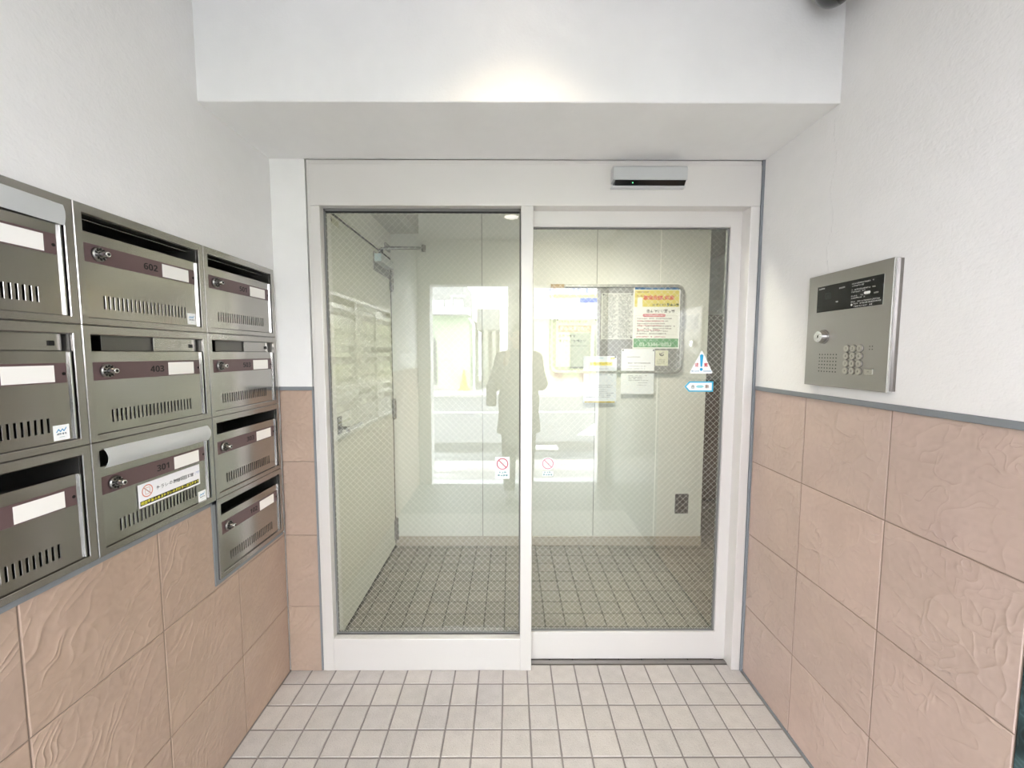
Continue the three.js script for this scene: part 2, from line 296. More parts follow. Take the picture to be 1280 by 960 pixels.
struct('beam_1', [RB(XL - .05, XR + .05, SOFFIT, TOP + .04, -.05, .3555, .004, 3)], paintedConcrete);
struct('ceiling', B(XL - .5, XR + .3, TOP, TOP + .15, -.1, OPEN_Z + .16), smoothPaint);
// street front of the building with the entrance opening
{
  const pts = rect(-5.5, 5.5, -.12, 3.3), hole = rect(-.765, .925, -.0022, 1.995);
  const g = extr(pts, .16, [hole]); g.translate(0, 0, OPEN_Z);
  struct('wall_street', uvm(g), plaster);
}
{ // lobby shell
  const ZB = -1.113, X0 = -.757, CEIL = 2.34;
  const wb = struct('wall_back', [B(X0 - .15, 1.34, -.1, CEIL + .1, ZB - .12, ZB - .006)], lobbyGrout);
  const js = [-.757, -.16, .597, 1.0135, 1.34];
  for (let i = 0; i < 4; i++) part('panel', RB(js[i] + (i ? .0016 : 0), js[i + 1] - (i < 3 ? .0016 : 0), .068, CEIL + .02, ZB - .008, ZB, .0012), lobbyPaint, wb);
  part('joint_strip', RB(1.0095, 1.0175, .068, CEIL, ZB - .002, ZB + .0018, .0008), white, wb);
  struct('baseboard_back', RB(X0, 1.345, 0, .068, ZB - .01, ZB + .004, .0015), skirtingMat);
  const wall2 = struct('wall_lobby_left', [B(X0 - .16, X0 - .02, -.1, CEIL + .1, ZB - .2, -.05), B(X0 - .03, X0, 1.952, CEIL + .1, ZB - .01, -.09), B(X0 - .03, X0, -.01, 1.96, -.155, -.09)], lobbyPaint);
  struct('ceiling_lobby', B(X0 - .2, 2.4, CEIL, CEIL + .12, -3.3, -.12), lobbyCeil);
  struct('beam_2', RB(X0 - .02, -.571, 2.100, CEIL + .02, ZB, -.125, .002), lobbyCeil);
  struct('wall_lobby_right', [B(2.2, 2.35, -.1, CEIL + .1, -3.3, -.1), B(1.0, 2.35, -.1, CEIL + .1, -.13, -.10)], lobbyPaint);
  struct('wall_corridor', [B(1.22, 1.34, -.1, CEIL + .1, -3.3, ZB - .11), B(1.2, 2.35, -.1, CEIL + .1, -3.32, -3.2)], lobbyPaint);
}

// ---------------------------------------------------------------- entrance door
function wireMesh(x0, x1, y0, y1, z) { // crossed wires inside the glass
  const P = .0258, out = [], w = .0007;
  for (const s of [1, -1]) for (let c = Math.floor((s > 0 ? x0 + y0 : x0 - y1) / P) * P; c < (s > 0 ? x1 + y1 : x1 - y0); c += P) {
    // x + s*y = c
    const xa = Math.max(x0, s > 0 ? c - y1 : c + y0), xb = Math.min(x1, s > 0 ? c - y0 : c + y1); if (xb - xa < .004) continue;
    const ya = s > 0 ? c - xa : xa - c, L = (xb - xa) * Math.SQRT2, g = cyl(w / 2, w / 2, L, 'x', 6);
    g.rotateZ(s > 0 ? -Math.PI / 4 : Math.PI / 4); g.translate((xa + xb) / 2, ya + (s > 0 ? -1 : 1) * (xb - xa) / 2, z + s * w * .5); out.push(g);
  }
  return join(out);
}
{
  const d = structGroup('door_1');
  const H0 = 1.8895;
  part('jamb', [RB(-.7505, -.7395, 0, SOFFIT, -.1, -.002, .0015), RB(-.7405, -.7045, 0, H0, -.10, 0, .003)], alu, d);
  part('header', [RB(-.7405, .9905, H0, 2.044, -.10, 0, .003), RB(-.7405, .9905, 2.044, SOFFIT, -.10, -.004, .001)], alu, d);
  part('jamb', [RB(.9545, .9905, 0, H0, -.10, 0, .003), B(.9645, .9905, 0, H0, -.12, -.05)], alu, d);
  const post = part('center_post', RB(.0695, .1165, 0, H0, -.056, .001, .002), alu, d);
  const track = part('track', [B(.1165, .9545, -.02, .0045, -.052, -.033), B(.1165, .9545, -.02, .0045, -.104, -.088), B(.1165, .9545, -.03, -.012, -.1, -.03)], aluTrack, d);
  // fixed light on the left
  const f = new THREE.Group(); f.name = 'fixed_panel'; d.add(f);
  part('bottom_rail', [RB(-.7050, .0705, 0, .1385, -.05, -.0005, .003)], alu, f);
  part('pane', B(-.7045, .0705, .1385, H0, -.0434, -.0366), glass, f);
  const wm = part('wire_mesh', wireMesh(-.702, .068, .140, 1.887, -.040), wire, f); wm.userData.kind = 'stuff';
  part('glazing_bead', [B(-.7045, -.6975, .1385, H0, -.046, -.034), B(.0645, .0705, .1385, H0, -.046, -.034), B(-.7045, .0705, .1385, .1455, -.046, -.034), B(-.7045, .0705, 1.8795, H0, -.046, -.034)], gasket, f);
  part('glazing_gasket', [B(-.7045, .0705, 1.8745, 1.8795, -.045, -.035), B(-.7045, .0705, .1385, .1405, -.034, -.031)], gasketDark, f);
  // sliding leaf on the right, a step further back
  const s = new THREE.Group(); s.name = 'sliding_panel'; d.add(s);
  const zf = -.058, zb = -.088;
  part('stile', RB(.9095, .9585, .004, 1.8935, zb, zf, .002), alu, s);
  part('stile', RB(.075, .120, .004, 1.8935, zb, zf - .001, .002), alu, s);
  part('top_rail', [RB(.118, .911, 1.829, 1.8935, zb, zf + .0005, .002), RB(.118, .911, 1.836, 1.842, zf - .001, zf + .002, .0008)], alu, s);
  part('bottom_rail', [RB(.118, .911, .006, .1285, zb, zf + .0005, .002)], alu, s);
  part('pane', B(.119, .911, .128, 1.830, -.0764, -.0696), glass, s);
  const wm2 = part('wire_mesh', wireMesh(.122, .908, .130, 1.828, -.073), wire, s); wm2.userData.kind = 'stuff';
  part('glazing_bead', [B(.9025, .9100, .128, 1.830, -.079, -.066), B(.119, .911, .1285, .1335, -.079, -.066), B(.119, .911, 1.8245, 1.8295, -.079, -.066)], gasket, s);
  part('edge_seal', [B(.9585, .9645, .006, 1.885, -.082, -.062)], gasketDark, s);
}

// ---------------------------------------------------------------- mailboxes
const font = await new FontLoader().loadAsync('fonts/droid/droid_sans_bold.typeface.json');
function textGeo(str, size, depth) { const g = new TextGeometry(str, { font, size, depth, curveSegments: 4, bevelEnabled: false }); g.computeBoundingBox(); return g; }
const MB = (() => {
  const W = MB_W, H = MB_H, slits = [];
  for (let i = 0; i < 22; i++) { const u = .060 + i * .01086; slits.push(rect(u - .0021, u + .0021, .0385, .0675)); }
  const frame = extr(rect(.0006, W - .0006, .0006, H - .0006), .0085, [rect(.018, .3415, .016, .2375)], .0013);
  const t = .0012, body = join(B(.0182, .0182 + t, .0165, .2372, -.2, .001), B(.3395, .3395 + t, .0165, .2372, -.2, .001), B(.0182, .3405, .0163, .0163 + t, -.2, .001), B(.0182, .3405, .2362, .2362 + t, -.2, .001), B(.0182, .3405, .0163, .2374, -.202, -.2));
  const door = extr(rect(.0192, .3368, .0172, .2005), .0022, slits, .0004);
  door.translate(0, 0, .0004);
  const edge = RB(.3335, .3368, .0172, .199, .0020, .0066, .0005);
  const lip = RB(.0192, .3368, .1985, .2010, -.012, .0024, .0005);
  const strip = RB(.0195, .3275, .1365, .1770, .0024, .0046, .0007);
  const card = B(.2175, .3043, .1390, .1722, .0044, .0051);
  const ring = new THREE.LatheGeometry([[0, 0], [.0158, 0], [.0158, .003], [.0145, .0062], [.0125, .0072], [.0118, .0055], [0, .0055]].map((p) => new THREE.Vector2(...p)), 32); ring.rotateX(Math.PI / 2);
  const ticks = []; for (let i = 0; i < 10; i++) { const a = i / 10 * Math.PI * 2, b = B(-.0018, .0018, .0082, .0138, .0052, .0074); b.rotateZ(a); ticks.push(b); }
  const knob = new THREE.LatheGeometry([[0, .024], [.0050, .024], [.0060, .0225], [.0062, .006], [.0072, .004], [0, .004]].map((p) => new THREE.Vector2(...p)).reverse(), 20); knob.rotateX(Math.PI / 2);
  const notch = cyl(.0032, .0032, .0012, 'z', 14);
  const hole = cyl(.0033, .0033, .001, 'z', 14);
  const flapA = RB(.062, .196, .2022, .2368, -.016, -.014, .0006), flapB = RB(.192, .334, .2022, .2368, -.011, -.0085, .0006), latch = B(.309, .319, .212, .222, -.0086, -.006);
  const openFlap = B(.024, .335, 0, .002, -.06, 0); openFlap.rotateX(.06); openFlap.translate(0, .2305, -.02);
  return { edge, frame: join(frame), body, door: join(door, lip), strip, card, ring, ticks: join(ticks), knob, notch, hole, flapA, flapB, latch, openFlap };
})();
const coverFilm = new THREE.MeshPhysicalMaterial({ color: new THREE.Color().setRGB(.66, .68, .67), roughness: .42, transmission: .25, thickness: 0 });
function mailbox(col, row, number, state, label) {
  const zLeft = zc(col + 1), t = thing('mailbox', label, 'mailbox', [XL, MB_TOP - MB_H * (row + 1), zLeft], Math.PI / 2, 'stainless steel mailboxes set in the left wall');
  part('body', MB.body, steelShaded, t); part('frame', MB.frame, steel, t); part('door', MB.door, steelDoor, t);
  const s = part('name_strip', MB.strip, plum, t);
  part('name_card', MB.card, white, s, 'blank white name card');
  const d = part('dial', MB.ring, dullChrome, t); d.position.set(.0505, .157, .0046);
  part('dial_mark', MB.ticks, black, d); part('door_edge', MB.edge, chrome, t, 'polished right edge of the door');
  part('knob', MB.knob, chrome, d);
  const no = part('knob_slot', MB.notch, black, d); no.position.z = .0242;
  const k = part('keyhole', MB.hole, darkHole, s); k.position.set(.3215, .1548, .0048);
  if (number) { const g = textGeo(number, .0158, .0004), bb = g.boundingBox; g.scale(1.15, 1, 1); g.translate(.1635 - bb.min.x, .1487, .0045); part('number', g, black, s); }
  if (state === 'flap') { part('flap', MB.flapA, steelShaded, t); const f = part('flap', MB.flapB, steel, t); part('latch', MB.latch, black, f); }
  if (state === 'open') part('flap', MB.openFlap, steelShaded, t, 'flap swung inwards');
  return t;
}
mailbox(0, 0, '501', 'open', 'top mailbox of the column nearest the glass door');
mailbox(0, 1, '503', 'flap', 'second mailbox from the top in the column nearest the door, its flap shut');
mailbox(0, 2, '303', 'open', 'third mailbox from the top in the column nearest the door, dark open slot');
mailbox(0, 3, '102', 'open', 'lowest mailbox, hanging below the others beside the tiled pier');
mailbox(1, 0, '602', 'open', 'steel mailbox numbered 602 with a dark open slot');
mailbox(1, 1, '403', 'flap', 'steel mailbox numbered 403 between 602 and 301');
mailbox(1, 2, '301', 'cover', 'steel mailbox numbered 301 with a no flyers sticker');
mailbox(2, 0, '', 'cover', 'top mailbox at the left edge of the photo, slot closed by clear film');
mailbox(2, 1, '', 'flap', 'middle mailbox at the left edge of the photo with a small logo sticker');
mailbox(2, 2, '', 'open', 'bottom mailbox at the left edge of the photo with an open slot');
for (let r = 0; r < 3; r++) mailbox(3, r, '', r === 1 ? 'open' : 'flap', ['top', 'middle', 'bottom'][r] + ' mailbox of the column nearest the street, seen only in the glass');
// plastic covers taped over two of the slots
function bentSheet(w, h, t, bow) { const g = new THREE.BoxGeometry(w, h, t, 24, 6, 1), p = g.attributes.position; for (let i = 0; i < p.count; i++) { const x = p.getX(i) / w * 2, y = p.getY(i) / h * 2; p.setZ(i, p.getZ(i) + bow * (1 - y * y) + .0015 * Math.sin(x * 5)); } g.computeVertexNormals(); return uvm(g); }
{
  const c = single('slot_cover', bentSheet(.316, .044, .0012, .010), coverFilm, 'whitish plastic cover strip over the slot of mailbox 301', 'slot cover', [XL + .0093, 1.0875, .5555], Math.PI / 2);
  c.rotation.order = 'YXZ'; c.rotation.z = -.012;
  single('slot_cover', bentSheet(.325, .041, .001, .004), coverFilm, 'clear film strip over the slot of the top left mailbox', 'slot cover', [XL + .0093, 1.6045, .9185], Math.PI / 2);
}
{ // stickers
  const logo = print(.03, .031, 6000, (g, w, h) => { g.fillStyle = '#f7f9fa'; g.fillRect(0, 0, w, h); g.strokeStyle = '#2f96c8'; g.lineWidth = 1.7; g.lineCap = g.lineJoin = 'round'; g.beginPath(); g.moveTo(6, 14); g.lineTo(10, 8.5); g.lineTo(13, 13.5); g.lineTo(17, 8.5); g.lineTo(19.5, 13); g.lineTo(24, 6.5); g.stroke(); jtext(g, 'マイナビ', 6, 16, 4.3, '#3b4c5c', .16); g.strokeStyle = '#8aa'; g.lineWidth = .7; g.beginPath(); g.moveTo(11, 24.5); g.lineTo(20, 24.5); g.stroke(); });
  const put = (z, y, where) => { const [geo, mats] = sheet(.03, .031, .0003, logo, .4); single('logo_sticker', geo, mats, 'white sticker with a blue zigzag ' + where, 'sticker', [XL + .0025, y, z], Math.PI / 2); };
  put(.4435, 1.4062, 'on the door of mailbox 602'); put(.4415, .8865, 'below the flyer sticker, on the door of mailbox 301'); put(.8025, 1.1475, 'on the unnumbered middle mailbox at the left edge');
  const flyer = print(.198, .059, 5000, (g, w, h) => {
    g.fillStyle = '#f1f1f5'; g.fillRect(0, 0, w, h);
    g.strokeStyle = '#d98a78'; g.lineWidth = 2.6; g.beginPath(); g.arc(26, 21, 14.5, 0, 7); g.stroke(); g.lineWidth = 2.4; g.strokeStyle = '#b9928e'; g.beginPath(); g.moveTo(16, 11); g.lineTo(36, 31); g.stroke();
    g.lineWidth = 1.6; g.strokeStyle = '#dcb2a4'; g.strokeRect(20, 13, 13, 16);
    jtext(g, 'チラシの', 52, 17, 11.5, '#4c4e58', .1, 1.14); jtext(g, '無断投函お断', 105, 17, 11.8, '#33353e', .13, 1.0); jtext(g, 'り!!', 176, 17, 11, '#b9bfd8', .08, .7);
    g.fillStyle = '#15140a'; g.fillRect(4, 43, w - 9, 11.5); jtext(g, '投函した場合、チラシの配布元へ請求します', 6, 44.2, 8.6, '#e0d93a', .15, 1.1);
  });
  const [geo, mats] = sheet(.198, .059, .0003, flyer, .4);
  single('flyer_sticker', geo, mats, 'white no flyers sticker with red ring and yellow on black line, on mailbox 301', 'sticker', [XL + .0048, .9415, .6325], Math.PI / 2).rotation.order = 'YXZ';
}

// ---------------------------------------------------------------- intercom panel on the right wall
{
  const t = thing('intercom_panel', 'brushed steel intercom panel with keypad and lock above the tile cap', 'intercom', [XR, 1.2265, .2945], -Math.PI / 2);
  // local x runs along +z (towards the viewer), y up, z out of the wall
  const W = .290, H = .338, D = .0175;
  part('wall_box', RB(.004, W + .006, .003, H - .003, -.004, .0085, .001), aluTrack, t);
  const face = extr(rect(0, W, 0, H), .0085, [], .0012); face.translate(0, 0, D - .0085);
  const steelP = new THREE.MeshStandardMaterial({ color: new THREE.Color().setRGB(.36, .345, .32), metalness: .85, roughness: .38, bumpMap: brushX, bumpScale: .00004 });
  part('face_plate', face, steelP, t);
  part('edge_trim', B(W - .0002, W + .0016, .0005, H - .0005, .003, D - .001), chrome, t);
  const disp = print(.2265, .078, 4000, (g, w, h) => {
    g.fillStyle = '#070708'; g.fillRect(0, 0, w, h); g.fillStyle = '#3a3f3c'; g.fillRect(31, 22, 23, 19); g.fillStyle = '#262a29'; g.fillRect(33, 24, 19, 15);
    jtext(g, '集合玄関機', 6, 5, 4.6, '#d5d5d2', .14, 1); g.font = 'bold 5px sans-serif'; g.fillStyle = '#cfcfcc';
    jtext(g, '部屋番号', 82, 12, 5.5, '#c9c9c6', .15, 1); jtext(g, '呼出', 72, 50, 5.5, '#c9c9c6', .15, 1);
    const rows = [[127, 8], [127, 14.5], [127, 25], [127, 31], [127, 42], [127, 48], [127, 58], [136, 64], [136, 71]];
    rows.forEach(([x, y], i) => lines(g, x, i === 1 || i === 3 || i === 5 ? 175 : 218, y, y, 1, 4.6, '#c2c2bf', i + 2));
    g.fillStyle = '#e8e8e6'; g.beginPath(); g.roundRect(168, 37, 20, 7, 3); g.fill(); g.beginPath(); g.arc(130, 68, 3.2, 0, 7); g.fill();
  });
  const [dg, dm] = sheet(.2265, .078, .0009, disp, .12); const dd = part('display', dg, dm, t); dd.position.set(.038, .2245, D - .0003);
  const lk = part('lock_cylinder', at(cyl(.0165, .0175, .018, 'z', 28), .0715, .1500, D + .009), chrome, t);
  part('lock_collar', at(cyl(.021, .022, .003, 'z', 28), .0715, .1500, D + .0015), aluTrack, lk); part('keyhole', at(B(-.0012, .0012, -.004, .004, 0, .0006), .0715, .1500, D + .018), darkHole, lk);
  const btn = cyl(.0088, .0094, .005, 'z', 24), ringG = new THREE.TorusGeometry(.0096, .0008, 6, 24);
  for (let r = 0; r < 4; r++) for (let c = 0; c < 3; c++) {
    const b = part('key', btn, std(0xb7b3ab, .3, .85), t); b.position.set(.163 + c * .0218, .1132 - r * .0210, D + .0022);
    const rg = part('key_ring', ringG, gasket, b); rg.position.z = -.0018;
    const g = textGeo('123456789*0#'[r * 3 + c], .0066, .0003); g.center(); g.translate(0, 0, .0026); part('key_mark', g, gasket, b);
  }
  const cb = part('call_button', RB(.2255, .2515, .0425, .0588, D - .001, D + .0045, .0025, 3), std(0xb7b3ab, .3, .85), t);
  part('call_mark', [B(.2365, .2375, .049, .0525, D + .0045, D + .0048), B(.2395, .2405, .049, .0525, D + .0045, D + .0048)], gasket, cb);
  const holes = []; for (let i = 0; i < 7; i++) for (let j = 0; j < 6; j++) holes.push(at(cyl(.0017, .0017, .0006, 'z', 8), .0605 + i * .0107, .0450 + j * .0102, D + .0002));
  part('speaker_hole', holes, darkHole, t);
  const mh = []; for (const i of [0, 1]) for (const j of [0, 1]) mh.push(at(cyl(.0013, .0013, .0006, 'z', 8), .2345 + i * .008, .1100 + j * .008, D + .0002));
  part('microphone_hole', mh, darkHole, t);
}

// ---------------------------------------------------------------- sensor over the door, dome camera, ceiling lamps
{
  const t = thing('door_sensor', 'silver and black door sensor bar on the header over the sliding door', 'sensor', [.4127, 1.9505, 0]);
  const W = .2745, H = .0705;
  const prof = (y0) => { const s = new THREE.Shape(); s.moveTo(0, y0); s.lineTo(.030, y0); s.lineTo(.040, .022); s.lineTo(.040, H - .006); s.lineTo(.034, H); s.lineTo(0, H); return s; };
  const shell = new THREE.ExtrudeGeometry(prof(.0205), { depth: W, bevelEnabled: true, bevelSize: .0015, bevelThickness: .0015, bevelSegments: 2 }); shell.rotateY(-Math.PI / 2); shell.translate(W, 0, 0);
  const sensorSilver = std(0xc6c8c8, .35, .4);
  part('housing', uvm(shell), sensorSilver, t);
  const eye = new THREE.Shape(); eye.moveTo(0, .004); eye.lineTo(.024, .004); eye.lineTo(.0385, .0205); eye.lineTo(0, .0205);
  const eg = new THREE.ExtrudeGeometry(eye, { depth: W - .010, bevelEnabled: false }); eg.rotateY(-Math.PI / 2); eg.translate(W - .003, 0, 0);
  part('sensor_window', uvm(eg), std(0x050505, .12), t);
  part('back_plate', RB(-.0025, W + .0012, 0, .0045, 0, .027, .001), std(0xc9cbcc, .35, .3), t);
  const led = std(0x66ff99, .4); led.emissive = new THREE.Color(.25, 1, .5); led.emissiveIntensity = 1.4;
  part('indicator_light', at(new THREE.SphereGeometry(.0022, 10, 8), .074, .0128, .0325), led, t);
}
{
  const t = thing('dome_camera', 'dark dome camera with a chrome rim at the top right corner of the beam', 'camera', [.912, TOP, .432]);
  part('base', at(cyl(.064, .066, .080, 'y', 40), 0, -.040, 0), std(0xb9bab8, .4, .3), t);
  const dome = new THREE.SphereGeometry(.0555, 40, 20, 0, Math.PI * 2, Math.PI / 2, Math.PI / 2); dome.scale(1, 1.22, 1); dome.translate(0, -.080, 0);
  part('dome', dome, new THREE.MeshPhysicalMaterial({ color: 0x10120f, roughness: .08, clearcoat: 1 }), t);
  const rim = new THREE.TorusGeometry(.0585, .0045, 10, 48); rim.rotateX(Math.PI / 2); rim.translate(0, -.080, 0); part('rim', rim, chrome, t);
}
function downlight(x, z, y, label, power, color, angle = .98) {
  const t = thing('ceiling_light', label, 'light', [x, y, z], 0, 'round recessed ceiling lights');
  const ring = new THREE.LatheGeometry([[.058, 0], [.075, 0], [.076, -.004], [.070, -.007], [.060, -.006], [.056, .0]].map((p) => new THREE.Vector2(...p)), 40); part('trim_ring', ring, white, t);
  const glow = std(0xffffff, .5); glow.emissive = new THREE.Color(color); glow.emissiveIntensity = 5; part('diffuser', at(cyl(.056, .056, .003, 'y', 36), 0, -.0018, 0), glow, t);
  const l = new THREE.SpotLight(color, power, 0, angle, 1, 2); l.position.set(x, y - .012, z); l.target.position.set(x, 0, z); l.castShadow = true; l.shadow.radius = 8; scene.add(l, l.target);
  return t;
}
downlight(.045, .60, TOP, 'round ceiling light just in front of the beam, above the picture', PORCH_LAMP, 0xffe9c6);
downlight(.035, 1.68, TOP, 'round ceiling light near the street, mirrored at the top of the glass', PORCH_LAMP * .8, 0xfff8ee);
downlight(.55, -.40, 2.34, 'added round ceiling light of the lobby, unseen above the door header', LOBBY_FILL, 0xfff6e6, 1.38);  // unseen lamp, added to brighten the lobby

// ---------------------------------------------------------------- stickers on the glass
{
  const ban = (g, x, y, r, dim) => { g.strokeStyle = dim ? '#c98a97' : '#b5475f'; g.lineWidth = r * .2; g.beginPath(); g.arc(x, y, r, 0, 7); g.stroke(); g.beginPath(); g.moveTo(x - r * .68, y - r * .68); g.lineTo(x + r * .68, y + r * .68); g.stroke(); g.strokeStyle = '#9aa3a8'; g.lineWidth = r * .12; g.beginPath(); g.moveTo(x - r * .1, y + r * .4); g.lineTo(x + r * .45, y - r * .35); g.stroke(); };
  const draw = (dim) => (g, w, h) => { g.fillStyle = '#f5f7f5'; g.fillRect(0, 0, w, h); ban(g, w / 2, 29, 22, dim); jtext(g, '小学生', 14, 60, 9, '#4d8a8c', .14, 1.25); jtext(g, '手を触れ', 10, 73, 9.5, '#3f7f86', .16, 1.15); };
  const [g1, m1] = sheet(.0595, .091, .0003, print(.0595, .091, 5000, draw(false)), .4);
  single('prohibition_sticker', g1, m1, 'white square sticker with a red prohibition ring on the fixed pane', 'sticker', [-.0335, .809, -.0365]);
  const shape = new THREE.Shape(); shape.absellipse(.0285, .06, .0275, .0275, 0, Math.PI * 2); const dg = new THREE.ExtrudeGeometry(shape, { depth: .0003, bevelEnabled: false, curveSegments: 40 });
  const tx = print(.0595, .091, 5000, draw(true)); const p = dg.attributes.position, uv = dg.attributes.uv; for (let i = 0; i < p.count; i++) uv.setXY(i, p.getX(i) / .057 * .96 + .02, p.getY(i) / .091 + .02);
  const t2 = thing('prohibition_sticker', 'round pale sticker with a red prohibition ring on the sliding pane', 'sticker', [.158, .803, -.0695]);
  part('disc', dg, new THREE.MeshStandardMaterial({ map: tx, roughness: .4 }), t2);
  const cap = sheet(.046, .022, .0003, print(.046, .022, 5000, (g, w, h) => { g.fillStyle = '#eef2f0'; g.fillRect(0, 0, w, h); jtext(g, '小学生', 6, 1, 8, '#6b9698', .13, 1.3); jtext(g, '手を触れ', 3, 11.5, 8.5, '#5c8f94', .15, 1.2); }), .4);
  const cp = part('caption', cap[0], cap[1], t2); cp.position.set(.0055, .006, 0);
  // warning triangle
  const tri = new THREE.Shape(); const P = [[.004, .000], [.0925, .000], [.0955, .004], [.0505, .093], [.0462, .093], [.001, .004]]; P.forEach((q, i) => i ? tri.lineTo(...q) : tri.moveTo(...q));
  const tg = new THREE.ExtrudeGeometry(tri, { depth: .0003, bevelEnabled: false }); { const p2 = tg.attributes.position, u2 = tg.attributes.uv; for (let i = 0; i < p2.count; i++) u2.setXY(i, p2.getX(i) / .0965, p2.getY(i) / .095); }
  const tt = print(.0965, .095, 5000, (g, w, h) => {
    g.fillStyle = '#f2f6f6'; g.fillRect(0, 0, w, h); g.fillStyle = '#23a3d4'; g.beginPath(); g.moveTo(41, 20); g.quadraticCurveTo(48.3, 12, 55.5, 20); g.lineTo(52, 66); g.quadraticCurveTo(48.3, 70, 44.8, 66); g.fill(); g.beginPath(); g.arc(48.3, 78, 6.3, 0, 7); g.fill();
    jtext(g, '注', 22, 50, 16.5, '#c85058', .14); jtext(g, '意', 59.5, 50, 16.5, '#c85058', .14);
    g.fillStyle = '#5f8fb0'; g.font = 'bold 9px sans-serif'; g.fillText('Be Caref', 8, 88, 32); g.fillText('Automatic', 57, 88, 34);
  });
  single('warning_sticker', tg, new THREE.MeshStandardMaterial({ map: tt, roughness: .4 }), 'white triangle sticker with a blue exclamation mark on the sliding pane', 'sticker', [.7685, 1.2425, -.0695]);
  const ar = new THREE.Shape(); [[0, .0215], [.0185, .043], [.119, .043], [.119, 0], [.0185, 0]].forEach((q, i) => i ? ar.lineTo(...q) : ar.moveTo(...q));
  const ag = new THREE.ExtrudeGeometry(ar, { depth: .0003, bevelEnabled: false }); { const p2 = ag.attributes.position, u2 = ag.attributes.uv; for (let i = 0; i < p2.count; i++) u2.setXY(i, p2.getX(i) / .119, p2.getY(i) / .043); }
  const at2 = print(.119, .043, 5000, (g, w, h) => { g.fillStyle = '#3fb2d8'; g.fillRect(0, 0, w, h); g.fillStyle = '#f1f5f5'; g.beginPath(); g.moveTo(7, 21.5); g.lineTo(22, 5.5); g.lineTo(113, 5.5); g.lineTo(113, 37.5); g.lineTo(22, 37.5); g.fill(); jtext(g, '自', 27, 13, 16, '#75807e', .13); jtext(g, '動', 86, 13, 16, '#8d7466', .13); g.fillStyle = '#8fd0d6'; g.beginPath(); g.moveTo(46, 21.5); g.lineTo(55, 16); g.lineTo(72, 16); g.lineTo(81, 21.5); g.lineTo(72, 27); g.lineTo(55, 27); g.fill(); });
  single('arrow_sticker', ag, new THREE.MeshStandardMaterial({ map: at2, roughness: .4 }), 'blue bordered arrow sticker pointing left below the warning triangle', 'sticker', [.7500, 1.1668, -.0695]);
}

// ---------------------------------------------------------------- lobby: steel door, closer, notice board, outlet
{
  const X = -.757, d = structGroup('door_2', X, 0, 0);
  part('leaf', [RB(-.028, 0, .014, 1.932, -1.098, -.165, .002), RB(-.028, 0, 1.943, 1.956, -1.113, -.155, .001)], lobbyDoorPaint, d);
  part('leaf_gap_shade', [B(-.027, -.001, .0, .0145, -1.1, -.16), B(-.027, -.001, 1.931, 1.944, -1.1, -.16)], darkHole, d);  // black strips paint the shade in the gaps above and below the leaf
  const lev = part('handle', [RB(0, .006, .955, 1.035, -.262, -.222, .002), rod([.004, .982, -.242], [.052, .982, -.242], .0085, 12)], dullChrome, d);
  part('lever', [rod([.050, .978, -.215], [.050, .980, -.375], .0105, 12)], chrome, lev);
  for (const [y0, y1] of [[1.735, 1.845], [.892, 1.012], [.058, .196]]) {
    const h = part('hinge', [rod([.012, y0, -1.097], [.012, y1, -1.097], .0105, 14), B(-.001, .004, y0, y1, -1.099, -1.075)], dullChrome, d);
    part('hinge_pin', [at(new THREE.SphereGeometry(0.0115, 10, 8), .012, y1, -1.097), at(new THREE.SphereGeometry(.0115, 10, 8), .012, y0, -1.097)], dullChrome, h);
  }
  const c = part('closer', RB(.001, .046, 1.850, 1.898, -1.02, -.78, .004), std(0xb9bdbc, .4, .3), d);
  part('closer_plate', B(0, .003, 1.80, 1.91, -1.06, -.77), dullChrome, c);
  part('closer_label', B(.004, .043, 1.853, 1.895, -.7802, -.7792), std(0xc9dbe2, .5), c);
  part('closer_spindle', at(cyl(.013, .013, .05, 'y', 16), .026, 1.905, -.83), black, c);
  const arm = part('closer_arm', [rod([.026, 1.935, -.83], [.262, 1.955, -.90], .0075, 10), rod([.262, 1.957, -.90], [.010, 1.990, -1.02], .0065, 10)], dullChrome, d);
  part('arm_joint', at(cyl(.013, .013, .038, 'y', 16), .262, 1.954, -.90), dullChrome, arm);
  part('arm_shoe', RB(-.001, .014, 1.970, 2.01, -1.07, -.98, .002), dullChrome, arm);
  const lb = sheet(.13, .028, .0003, print(.13, .028, 3000, (g, w, h) => { g.fillStyle = '#b9b89f'; g.fillRect(0, 0, w, h); jtext(g, '非常口', 6, 5, 19, '#33352f', .14, 1); g.fillStyle = '#44463c'; g.font = '12px sans-serif'; g.fillText('-', 90, 20); }), .5);
  const m = part('small_label', lb[0], lb[1], d); m.rotation.y = Math.PI / 2; m.position.set(.0002, 1.893, -.172);
}
